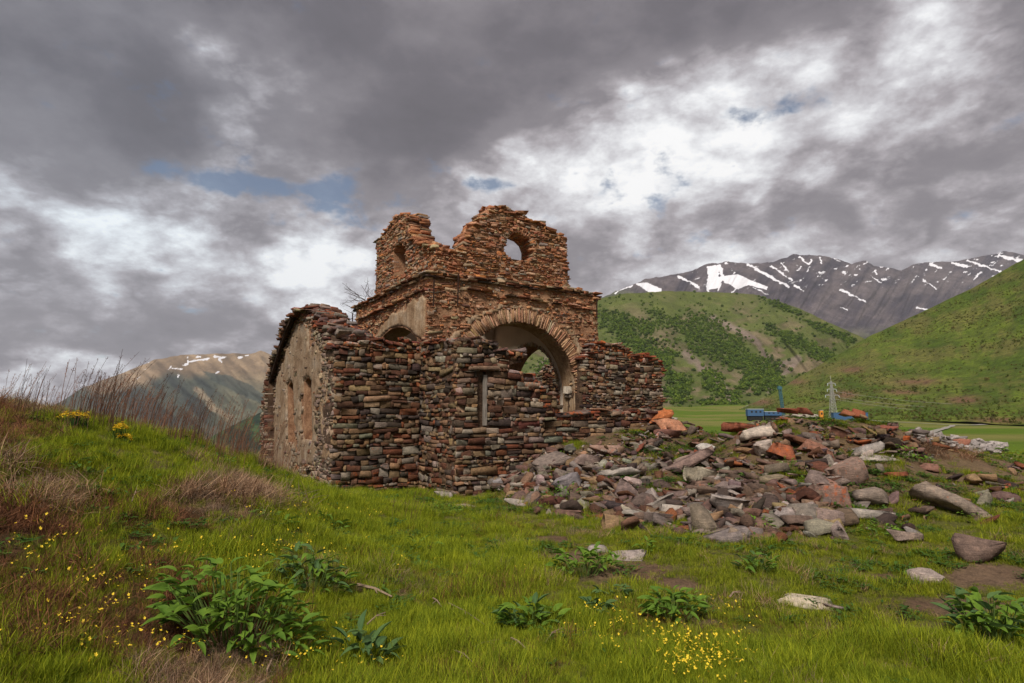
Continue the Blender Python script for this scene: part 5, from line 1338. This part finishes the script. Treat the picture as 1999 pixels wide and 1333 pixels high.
HAND = [ # photo x, y, width, height, roll, colour, lichen, label
 (1632, 972, 84, 50, .12, (.26, .17, .14), .95, 'large grey boulder covered on top with orange red lichen'),
 (1872, 985, 128, 52, .62, (.27, .22, .18), .50, 'long grey slab with orange spots leaning at the right end of the heap'),
 (1537, 883, 52, 42, .35, (.28, .10, .055), .9, 'rust red angular stone standing on edge in the upper heap'),
 (1503, 882, 40, 36, -.2, (.40, .34, .30), .45, 'pale stone with an orange corner left of the rust red one'),
 (1381, 880, 34, 36, .6, (.52, .50, .47), -.4, 'pale whitish slab leaning at the saddle of the heap'),
 (1270, 806, 60, 20, .05, (.50, .16, .05), 1., 'bright orange lichened slab lying on the low wall'),
 (1292, 820, 44, 26, -.1, (.42, .15, .06), .9, 'orange stone just below the bright orange slab'),
 (1306, 838, 62, 30, .25, (.48, .24, .15), .75, 'pale stone with an orange face at the corner of the low wall'),
 (1542, 803, 40, 15, 0, (.22, .06, .035), .8, 'dark red block on the crest beside the blue trailers'),
 (1575, 806, 30, 14, .15, (.17, .055, .035), .5, 'dark brown red block right of the red crest block'),
 (1655, 808, 36, 16, .2, (.28, .11, .06), .6, 'brown orange stone on the crest right of the pylon foot'),
 (1682, 814, 26, 24, .5, (.24, .08, .045), .7, 'tilted dark red stone at the right of the crest'),
 (1445, 838, 42, 26, .25, (.28, .10, .06), .75, 'rusty block with a pale top at the left of the crest'),
 (1482, 848, 56, 28, -.15, (.46, .40, .34), .1, 'pale rounded boulder beneath the crest'),
 (1560, 815, 60, 8, .03, (.36, .32, .29), -.1, 'long grey slab lying flat under the red crest blocks'),
 (1650, 925, 60, 46, -.3, (.24, .17, .14), .65, 'grey boulder with an orange right side above the lichened one'),
 (1710, 980, 64, 32, -.12, (.22, .18, .15), .05, 'brown grey boulder right of the lichened boulder'),
 (1620, 1012, 62, 30, .1, (.25, .19, .17), -.1, 'rounded grey brown boulder below the lichened one'),
 (1710, 1010, 70, 26, .12, (.33, .30, .27), -.1, 'flat grey stone at the foot of the heap near the leaning slab'),
 (1540, 1008, 72, 30, -.1, (.30, .26, .25), -.1, 'broad pale grey stone at the foot of the heap'),
 (1430, 990, 66, 38, .15, (.34, .30, .28), -.1, 'light grey faceted boulder in the middle of the lower heap'),
 (1460, 960, 56, 24, .3, (.24, .19, .18), 0, 'dark grey slab leaning right in the middle heap'),
 (1340, 912, 96, 34, -.45, (.24, .17, .15), .25, 'big brown grey boulder leaning up to the right below the low wall'),
 (1370, 935, 60, 34, .3, (.40, .36, .28), .0, 'pale angular stone with a yellowish edge below the saddle'),
 (1357, 900, 54, 32, -.3, (.28, .22, .18), .25, 'rounded spotted boulder below the pale leaning slab'),
 (1190, 880, 66, 28, .1, (.30, .20, .16), .7, 'grey stone with orange patches under the low wall'),
 (1225, 962, 54, 42, .55, (.20, .15, .14), .1, 'dark wedge shaped slab tipped to the right in the lower left heap'),
 (1215, 925, 82, 24, -.05, (.34, .31, .28), 0, 'wide pale slab arching over small stones'),
 (1110, 950, 52, 30, -.35, (.22, .20, .21), -.2, 'blue grey slab near the leafy green plant'),
 (972, 950, 18, 18, 0, (.36, .34, .35), -.5, 'small round grey cobble at the left end of the heap'),
 (1000, 938, 34, 22, -.4, (.22, .15, .13), .1, 'brown stone above the round cobble'),
 (1150, 905, 60, 22, .2, (.24, .18, .16), .2, 'brown grey slab below the low wall, left part'),
 (1085, 905, 64, 26, -.35, (.22, .18, .16), .15, 'grey slab sloping against the church wall'),
 (1310, 850, 60, 16, .05, (.20, .10, .08), .35, 'dark red slab sticking out below the corner of the low wall'),
 (1640, 850, 60, 18, .35, (.20, .10, .07), .3, 'dark slab roofing the hollow in the upper heap'),
 (1600, 880, 60, 34, .5, (.26, .13, .09), .5, 'rust stained slab leaning in the hollow of the upper heap'),
 (1585, 865, 70, 16, .15, (.14, .07, .05), .4, 'long dark slab across the upper heap'),
 (1730, 838, 40, 18, 0, (.28, .10, .07), .7, 'red stone on the small stacked wall at the right'),
 (1700, 860, 50, 14, .1, (.30, .27, .24), 0, 'grey slab on the small stacked wall at the right'),
 (1690, 880, 56, 20, -.3, (.36, .33, .31), 0, 'pale split slab leaning left of the stacked wall'),
 (1720, 895, 70, 12, .05, (.38, .34, .31), 0, 'long pale slab in the grass below the stacked wall'),
 (1575, 1180, 84, 14, .03, (.50, .44, .34), -.4, 'flat pale yellowish stone lying alone in the right meadow'),
 (1803, 1132, 54, 24, .05, (.36, .30, .27), -.3, 'pinkish grey stone lying in the bare patch on the right'),
 (1935, 1082, 84, 50, -.1, (.17, .12, .10), -.5, 'dark brown rounded boulder in the grass on the far right'),
 (1785, 1054, 64, 22, .1, (.27, .21, .18), -.2, 'low brown stone below the foot of the leaning slab'),
 (1450, 1050, 40, 30, .4, (.24, .19, .15), -.2, 'bundle like splintered slab at the lower edge of the heap'),
 (865, 968, 36, 10, .05, (.34, .30, .28), -.3, 'small flat stone in the grass before the church wall'),
 (902, 990, 46, 7, 0, (.33, .28, .26), -.3, 'thin flat stone in the grass left of the heap'),
 (1015, 986, 46, 16, .1, (.32, .29, .26), -.2, 'rounded grey stone at the left foot of the heap'),
 (1235, 1090, 60, 9, 0, (.36, .31, .29), -.3, 'flat crumbling stone in the bare patch of the meadow'),
 (1170, 1076, 46, 9, .05, (.33, .29, .27), -.3, 'thin flat stone left of the crumbling one in the bare patch'),
 (1640, 1188, 46, 9, .1, (.25, .20, .19), -.3, 'small dark flat stone right of the pale yellowish stone'),
 (1880, 868, 30, 16, 0, (.30, .13, .09), .5, 'orange brown stone at the right end of the far rubble'),
 (1425, 905, 34, 18, .2, (.26, .19, .16), .3, 'brown stone on the grassy shoulder of the heap'),
 (1820, 915, 30, 20, .3, (.24, .13, .10), .6, 'small orange flecked stone standing in the grass at the right'),
 (1290, 985, 66, 22, -.2, (.30, .27, .24), .0, 'grey slab half sunk at the lower left of the heap'),
 (1330, 1000, 56, 26, .1, (.42, .38, .34), -.1, 'pale stone at the lower edge left of centre'),
 (1380, 1020, 54, 26, .1, (.20, .16, .14), .1, 'dark stone at the lower edge of the heap'),
]
for (px, py, w_, h_, roll, c, L, lab) in HAND:
    put_rock(px, py, w_*1.15, h_*1.1, roll=roll, col=c, L=L*.7-.1, big=w_ > 30, label=lab, yaw=rng.uniform(-.35, .35), lift=.38 if abs(roll) < .3 else .30)
nh = len(HAND)
HP = np.array([(a[0], a[1]) for a in HAND])
tries = 0; cnt = 0
while cnt < 3600 and tries < 26000:
    tries += 1
    px = rng.uniform(945, 1995); c0, c1 = np.interp(px, CXP, CYP), np.interp(px, BXP, BYP)
    t = rng.random()**.85; py = lerp(c0, c1, t)+rng.normal(0, 6)
    gp = float(fbm(np.array([px*.012]), np.array([py*.03]), 3, 8)[0])
    dens_ = 1.0
    if px > 1660 and py > 900: dens_ = .16
    elif px > 1850: dens_ = .35
    if 1400 < px < 1560 and 860 < py < 930: dens_ = .45
    if t > .88: dens_ *= .5
    dens_ *= float(ss(.36, .50, gp))*.85+.15
    if rng.random() > dens_: continue
    p = on_ground(px, py, 6, 70)
    if p.y > 25: continue
    S_ = (rng.random()**3.2*.48+.09)*lerp(.75, 1.1, t); wpx = S_/p.y*F
    asp = rng.uniform(.22, .6) if rng.random() < .6 else rng.uniform(.12, .28)
    put_rock(px, py, wpx, wpx*asp, roll=rng.normal(0, .38), L=rng.normal(-.25, .28) if py > 860 else rng.normal(.05, .35), p=p+Vector((0, 0, rng.uniform(-.03, .16)*(1-t))), lift=.3, pal=PAL_RUB if rng.random() < .75 else PAL_DARK, yaw=rng.uniform(-1.5, 1.5), pitch=rng.normal(-.1, .3))
    cnt += 1
# far pile of grey broken stone on the right, and the little stacked wall
for _ in range(240):
    px = rng.uniform(1790, 1965); py = rng.uniform(np.interp(px, [1790, 1850, 1960], [846, 852, 872]), np.interp(px, [1790, 1880, 1965], [866, 884, 888]))
    p = on_ground(px, py, 10, 60)
    wpx = rng.uniform(7, 20); put_rock(px, py, wpx, wpx*rng.uniform(.3, .6), roll=rng.normal(0, .3), L=-.1, p=p+Vector((0, 0, rng.uniform(0, .2))), col=np.array((.34, .31, .30))*rng.uniform(.6, 1.3))
for r__ in range(6):
    px = 1655
    while px < 1795:
        w_ = rng.uniform(14, 34); p = at_y(px+w_/2, 895-r__*11+ (px-1655)*.04, 14.6+rng.uniform(-.1, .1))
        if r__ < 5-(px-1655)/60 or rng.random() < .2: put_rock(px+w_/2, 895-r__*11, w_, 12, roll=rng.normal(0, .08), L=rng.normal(.25, .3), p=p, pal=PAL_DARK+PAL_RUB, yaw=rng.normal(0, .15), lift=0)
        px += w_*.9
def colour_word(c, L):
    if L > .7: return 'orange lichened'
    r_, g_, b_ = c; s_ = (r_-b_)/max(r_, .01)
    if r_ < .15: return 'dark brown' if s_ > .35 else 'dark grey'
    if s_ > .62: return 'rust red'
    if s_ > .38: return 'brown'
    return 'pale grey' if r_ > .30 else 'grey'
order = sorted(range(nh, len(ROCKS)), key=lambda i: -ROCKS[i][4]); single = set(order[:300-nh+6])
GRP = 'loose stones of the rubble heap beside the ruin'
short_lm = {0: 'the lichened boulder', 1: 'the long leaning slab', 2: 'the rust red standing stone', 4: 'the whitish leaning slab', 5: 'the bright orange slab', 8: 'the dark red crest block', 13: 'the pale rounded boulder', 20: 'the light grey faceted boulder',
            22: 'the big leaning boulder', 26: 'the dark wedge shaped slab', 27: 'the wide arching slab', 29: 'the round cobble', 25: 'the orange patched stone', 32: 'the slab against the wall', 37: 'the stacked wall', 19: 'the broad pale stone at the foot'}
used = {}
def rock_obj(i, name, label, group):
    P_, Fc, c, L, a_, q, _, _ = ROCKS[i]; cen = P_.mean(0)
    o = link(name, mesh(name, P_-cen, Fc, M_stone, np.tile(c, (len(P_), 1)), False, L), None, tuple(cen)); tag(o, label, 'stone', group); return o
for i in range(nh): rock_obj(i, 'stone', HAND[i][7], GRP if HAND[i][1] < 1040 and HAND[i][0] > 950 else 'stones lying in the meadow')
for i in order:
    if i not in single: continue
    P_, Fc, c, L, a_, (qx, qy), _, _ = ROCKS[i]
    k = min(short_lm, key=lambda j: (HP[j][0]-qx)**2+((HP[j][1]-qy)*1.6)**2); dx_, dy_ = qx-HP[k][0], qy-HP[k][1]
    side = ('right of' if dx_ > 0 else 'left of') if abs(dx_) > abs(dy_)*1.3 else ('below' if dy_ > 0 else 'above')
    far_ = 'just ' if math.hypot(dx_, dy_) < 45 else ''
    e = P_.max(0)-P_.min(0); shp = 'slab' if e[2] < .45*max(e[0], e[1]) else 'block'
    szw = 'big' if a_ > 1400 else 'medium' if a_ > 700 else 'small'
    lab = '%s %s %s %s%s %s' % (szw, colour_word(c, L), shp, far_, side, short_lm[k])
    if lab in used:                                     # the next landmark tells it from its double
        o_ = sorted(short_lm, key=lambda j: (HP[j][0]-qx)**2+((HP[j][1]-qy)*1.6)**2)
        for j in o_[1:4]:
            l2 = ('%s %s %s %s%s %s towards %s' % (szw, colour_word(c, L), shp, '', side, short_lm[k], short_lm[j])).replace(' the ', ' ').replace('just ', '')
            if l2 not in used: lab = l2; break
    used[lab] = 1; rock_obj(i, 'stone', lab, GRP)
RB = link('rubble', joined([ROCKS[i][:4] for i in range(nh, len(ROCKS)) if i not in single], 'rubble', M_stone, None)); tag(RB, 'small broken stones filling the rubble heap', 'rubble', None, 'stuff')
# brown brush on the far pile
a_, b_ = [], []
for _ in range(150):
    p = on_ground(rng.uniform(1785, 1915), rng.uniform(858, 898), 10, 60); a_.append(p.x); b_.append(p.y)
a_, b_ = np.array(a_), np.array(b_)
scatter('dead_brush', d_src, np.stack([a_, b_, gz(a_, b_)], 1), rng.uniform(.8, 1.4, len(a_)), np.stack([rng.normal(0, .5, len(a_)), .5+0*a_, rng.uniform(0, 6, len(a_))], 1), rng.integers(0, 6, len(a_)), 'brown dead brush on the far end of the rubble', 'brush')

# ------------------------------------------------------------------ leafy plants
def leaf_mesh(w_, droop, fold, c0, c1, lobed=False):
    V, Cc = [], []; ns = 6
    for s_ in range(ns+1):
        t = s_/ns; ww = w_*math.sin(math.pi*min(1, t*.93+.07)**.8)**.8*(1-t*.12) if s_ < ns else .004
        if lobed and s_ % 2: ww *= .72
        x_ = t; z_ = .28*t-droop*t*t
        for k in (-1, -.5, 0, .5, 1):
            V.append((x_, k*ww/2, z_+abs(k)*fold*ww+(.012 if abs(k) == .5 else 0))); Cc.append(lerp(np.array(c0), np.array(c1), .35+.3*abs(k)+rng.uniform(-.15, .15))*(1.25 if k == 0 else 1))
    return mesh('leaf', V, grid_faces(ns+1, 5), M_leaf, np.array(Cc), True)
G0, G1 = (.055, .12, .014), (.17, .28, .035)
H0, H1 = (.05, .10, .03), (.12, .20, .07)
LEAF = [leaf_mesh(.42, .35, .25, G0, G1), leaf_mesh(.36, .6, .2, G0, G1), leaf_mesh(.5, .2, .3, G0, G1), leaf_mesh(.40, .15, .35, H0, H1), leaf_mesh(.34, .5, .3, H0, H1)]
LEAFB = [leaf_mesh(.40, .3, .25, (.07, .15, .015), (.16, .27, .035), True), leaf_mesh(.34, .5, .2, (.07, .15, .015), (.15, .25, .03), True)]
M_stem = flat('green_stem', (.09, .14, .03), .7, .3, 30)
def plant(px, py, wpx, nl, Lm, label, kinds, hgt=.5, asp=1.):
    p = on_ground(px, py, 2.5, 40); R0 = wpx/2*p.y/F
    e = empty('leafy_plant', p); tag(e, label, 'plant', 'leafy plants growing in the meadow')
    small = Lm*F/p.y < 17; segs = []; acc = []
    for i in range(nl):
        a = rng.uniform(0, 2*math.pi); q = math.sqrt(rng.random())*.82; bx, by = R0*q*math.cos(a), R0*q*math.sin(a)*asp
        gz_ = gz1(p.x+bx, p.y+by)-p.z; z_ = gz_+hgt*R0*(1-q*q*.75)*rng.uniform(.25, 1.1)
        yaw = a+rng.normal(0, .7) if q > .25 else rng.uniform(0, 6.28); el_ = -rng.uniform(-.2, .75)*(1-q*.5)
        sc_ = Lm*rng.uniform(.65, 1.25); me = kinds[int(rng.integers(0, len(kinds)))]
        M_ = Matrix.Translation((bx, by, z_))@Matrix.Rotation(yaw, 4, 'Z')@Matrix.Rotation(el_, 4, 'Y')@Matrix.Rotation(rng.normal(0, .3), 4, 'X')@Matrix.Scale(sc_, 4)
        if i % 3 == 0: segs.append(((bx*.5, by*.5, gz_-.02), (bx, by, z_+.005), (.006, .003), 4))
        if small: acc.append((me, M_))
        else:
            o = link('leaf', me, e); o.matrix_local = M_
    tubes('stem', segs, M_stem, e)
    if acc:
        VV_, FF_, CC_ = [], [], []; b = 0
        for me, M_ in acc:
            v = np.array([(M_@vv.co)[:] for vv in me.vertices]); n_ = len(v); VV_.append(v); FF_ += [tuple(x_+b for x_ in pl_.vertices) for pl_ in me.polygons]; b += n_
            c = np.empty(n_*4, np.float32); me.color_attributes['col'].data.foreach_get('color', c); CC_.append(c.reshape(-1, 4)[:, :3])
        link('foliage', mesh('foliage', np.concatenate(VV_), FF_, M_leaf, np.concatenate(CC_), True), e)
plant(455, 1265, 350, 300, .125, 'biggest broad-leaved green plant, bottom left of the picture', LEAF[:3], .75, .6)
plant(605, 1150, 180, 110, .12, 'leafy green plant behind and right of the biggest plant', LEAF, .7, .6)
plant(712, 1290, 110, 34, .15, 'grey green rosette with upright leaves, bottom left of centre', LEAF[3:], 1.1, .7)
plant(1140, 1125, 150, 100, .12, 'dark leafy plant below the bare patch in the middle of the meadow', LEAF[:3], .7, .6)
plant(1035, 1225, 130, 70, .12, 'leafy plant with trailing leaves at the bottom centre', LEAF[:4], .7, .6)
plant(1315, 1210, 120, 80, .12, 'bushy green plant behind the thickest yellow flowers', LEAF[:3], .9, .6)
plant(1935, 1250, 190, 120, .14, 'big broad-leaved plant at the lower right edge', LEAF[1:4], .9, .6)
plant(1482, 1115, 95, 45, .11, 'low round leafy plant in the right meadow', LEAF[:4], .7, .6)
plant(822, 1072, 80, 30, .10, 'small leafy plant left of the middle of the meadow', LEAF[:3], .6, .5)
plant(535, 1022, 90, 30, .10, 'dark leafy plant on the bank, upper one of two', LEAF[:3], .5, .5)
plant(648, 1026, 70, 24, .10, 'small leafy plant on the bank in front of the church corner', LEAF[:3], .5, .5)
plant(1200, 1165, 70, 22, .10, 'small grey green plant right of the dark leafy one', LEAF[3:], .6, .6)
plant(1165, 1195, 70, 22, .11, 'pale green plant above the thick yellow flowers, left side', LEAF[3:], .6, .6)
plant(1095, 985, 85, 60, .12, 'bright green leafy plant at the left foot of the rubble heap', LEAFB, .9, .6)
plant(1052, 1000, 40, 20, .09, 'tiny bright plant beside the bright green leafy one', LEAFB, .8, .6)
plant(1108, 940, 46, 22, .09, 'bright green tuft growing between stones above the leafy plant', LEAFB, .8, .6)
plant(1262, 1078, 60, 22, .09, 'small green plant beside the bare patch', LEAF[:3], .7, .6)
plant(1715, 1050, 90, 50, .10, 'green ferny plant below the foot of the heap', LEAFB+LEAF[:1], .6, .5)
plant(1480, 1035, 70, 40, .10, 'green leafy clump at the lower edge of the heap', LEAFB, .8, .5)
plant(860, 1000, 110, 40, .08, 'low spreading dark plant in front of the church wall', LEAF[:2], .25, .35)
plant(1790, 905, 90, 50, .12, 'dark green herb clump in the grass behind the leaning slab', LEAF[:3], .6, .5)
plant(1830, 980, 70, 30, .10, 'dark green herb clump just left of the leaning slab', LEAF[:3], .6, .5)
plant(1980, 905, 80, 50, .14, 'dark green herb clump at the right edge behind the heap', LEAF[:3], .8, .5)
plant(1540, 915, 50, 30, .10, 'small green plant in the hollow of the heap', LEAFB, .8, .5)
plant(1360, 1175, 60, 18, .08, 'small green plant above the yellow flower patch on the right', LEAFB, .5, .6)
plant(1900, 1010, 60, 30, .09, 'dark herb clump under the right end of the leaning slab', LEAF[:3], .5, .6)

# yellow flower clumps on the bank
def flower_clump(px, py, wpx, label):
    p = at_y(px, py, 7.6); p.z = gz1(p.x, p.y); Rr = wpx/2*p.y/F; hz = at_y(px, py, 7.6).z-p.z
    hz = max(.12, hz); e = empty('yellow_flower_clump', p); tag(e, label, 'flowers', 'yellow flower clumps on the bank')
    V, Fc = [], []
    for i in range(int(wpx*1.6)):
        a = rng.uniform(0, 6.28); q = math.sqrt(rng.random()); c = np.array([Rr*q*math.cos(a), Rr*q*math.sin(a)*.6, hz*(1-.25*q*q)+rng.normal(0, .015)])
        for j in range(5):
            t = 2*math.pi*j/5+a; k = len(V); r_ = .014; tl = rng.normal(0, .6)
            V += [c, c+np.array([math.cos(t-.5)*r_, math.sin(t-.5)*r_, .006+tl*r_*.4]), c+np.array([math.cos(t)*r_*1.5, math.sin(t)*r_*1.5, tl*r_*.6]), c+np.array([math.cos(t+.5)*r_, math.sin(t+.5)*r_, .006+tl*r_*.4])]; Fc.append((k, k+1, k+2, k+3))
    link('blossoms', mesh('blossoms', V, Fc, M_petal, np.ones((len(V), 3))), e)
    VV_, FF_, CC_ = blades(int(wpx*2.2), Rr*.8, hz*1.0, .25, .012, .45, .4, (.03, .08, .02), (.08, .15, .03))
    link('foliage', mesh('foliage', VV_, FF_, M_blade, np.array(CC_)), e)
flower_clump(145, 806, 60, 'largest clump of yellow flowers on top of the left bank')
flower_clump(236, 828, 28, 'middle small clump of yellow flowers right of the largest')
flower_clump(243, 866, 30, 'lowest small clump of yellow flowers on the left bank')

# dry sticks in the grass
for (a, b, c, d, r_, lab) in [(698, 1152, 765, 1180, .017, 'thick pale dead stick lying in the grass left of centre'), (876, 1188, 946, 1236, .007, 'long thin dead stem pointing down right at the bottom centre'),
        (716, 1231, 752, 1212, .007, 'short pale stick above the grey green rosette'), (910, 1286, 974, 1266, .006, 'thin dead stem in the bare patch, lower centre'), (998, 1258, 1030, 1288, .008, 'broken dead stem right of the thin one'),
        (1064, 1268, 1098, 1243, .007, 'dead stem under the trailing leafy plant'), (885, 1282, 925, 1315, .005, 'curved thin dead stem at the bottom edge'), (392, 1142, 404, 1104, .008, 'pale upright broken stalk above the biggest plant'),
        (252, 1000, 268, 960, .008, 'pale bent dead stalk on the bank'), (520, 1325, 535, 1290, .009, 'forked pale stick under the biggest plant'), (1425, 1176, 1445, 1168, .01, 'short pale chip of wood in the right meadow'), (845, 1178, 862, 1200, .007, 'short dead twig near the long stem')]:
    p, q = on_ground(a, b, 2.5, 30), on_ground(c, d, 2.5, 30); p.z += .05; q.z += .07; m_ = (p+q)/2+Vector((rng.normal(0, .012), 0, .02))
    V, Fc = [], []; cen = m_.copy(); tube(V, Fc, p-cen, m_-cen, (r_, r_*.85)); tube(V, Fc, m_-cen, q-cen, (r_*.85, r_*.5)); tube(V, Fc, m_-cen, m_-cen+(q-p).cross(Vector((0, 0, 1))).normalized()*.06+(q-m_)*.4, (r_*.5, r_*.3))
    tag(link('stick', mesh('stick', V, Fc, M_twig), None, cen), lab, 'stick', 'dead sticks in the grass')

# leafless shrub behind the tower
M_bark = flat('dark_bark', (.06, .045, .04), .9, .4, 30)
root = at_y(738, 640, 23.5); sh_ = empty('bare_shrub', root); tag(sh_, 'leafless dark shrub sticking out left of the tower', 'shrub')
def grow(p, q, r_, lv, segs):
    mid = p+(q-p)*.5+Vector((rng.normal(0, .05), rng.normal(0, .1), rng.normal(0, .05))); segs += [(p-root, mid-root, (r_, r_*.8), 4), (mid-root, q-root, (r_*.8, r_*.4), 4)]
    if lv:
        for _ in range(3):
            t = rng.uniform(.25, .85); s_ = p+(q-p)*t; d = (q-p)*rng.uniform(.3, .5); d = Matrix.Rotation(rng.normal(0, .5), 3, 'Y')@d; grow(s_, s_+d, r_*.55, lv-1, segs)
for (a, b, c, d) in [(745, 610, 668, 552), (745, 605, 705, 556), (742, 600, 690, 585), (748, 620, 668, 622), (730, 612, 690, 640), (745, 640, 740, 560), (740, 600, 672, 570), (735, 620, 676, 596)]:
    segs = []; grow(at_y(a, b, 23.5), at_y(c, d, 23.5+rng.normal(0, .4)), .018, 2, segs); tubes('branch', segs, M_bark, sh_)
tubes('trunk', [((0, 0, -3.), (0, 0, 0), (.05, .04), 6), ((0, 0, 0), at_y(745, 605, 23.5)-root, (.04, .025), 6)], M_bark, sh_)

# haze: one closed box of even air round everything
HB = bxs('haze', [(-9000, 9000, -9000, 9000, -1300, 2300)], None) if False else None
mh = bpy.data.materials.new('valley_air'); mh.use_nodes = True; nt_ = mh.node_tree; nt_.nodes.clear()
vo = nt_.nodes.new('ShaderNodeVolumePrincipled'); vo.inputs['Color'].default_value = (.80, .84, .92, 1); vo.inputs['Density'].default_value = HAZE
mo = nt_.nodes.new('ShaderNodeOutputMaterial'); nt_.links.new(vo.outputs[0], mo.inputs['Volume'])
zmin = min(float(np.min([v.co.z for v in ground.data.vertices])), -400)-1
hz = link('haze', mesh('haze', [(sx*9600, sy*9600, z) for z in (zmin-200, 2100) for sx, sy in ((-1, -1), (1, -1), (1, 1), (-1, 1))], [(3, 2, 1, 0), (4, 5, 6, 7), (0, 1, 5, 4), (1, 2, 6, 5), (2, 3, 7, 6), (3, 0, 4, 7)], mh)); tag(hz, 'pale air filling the valley', 'haze', None, 'stuff')
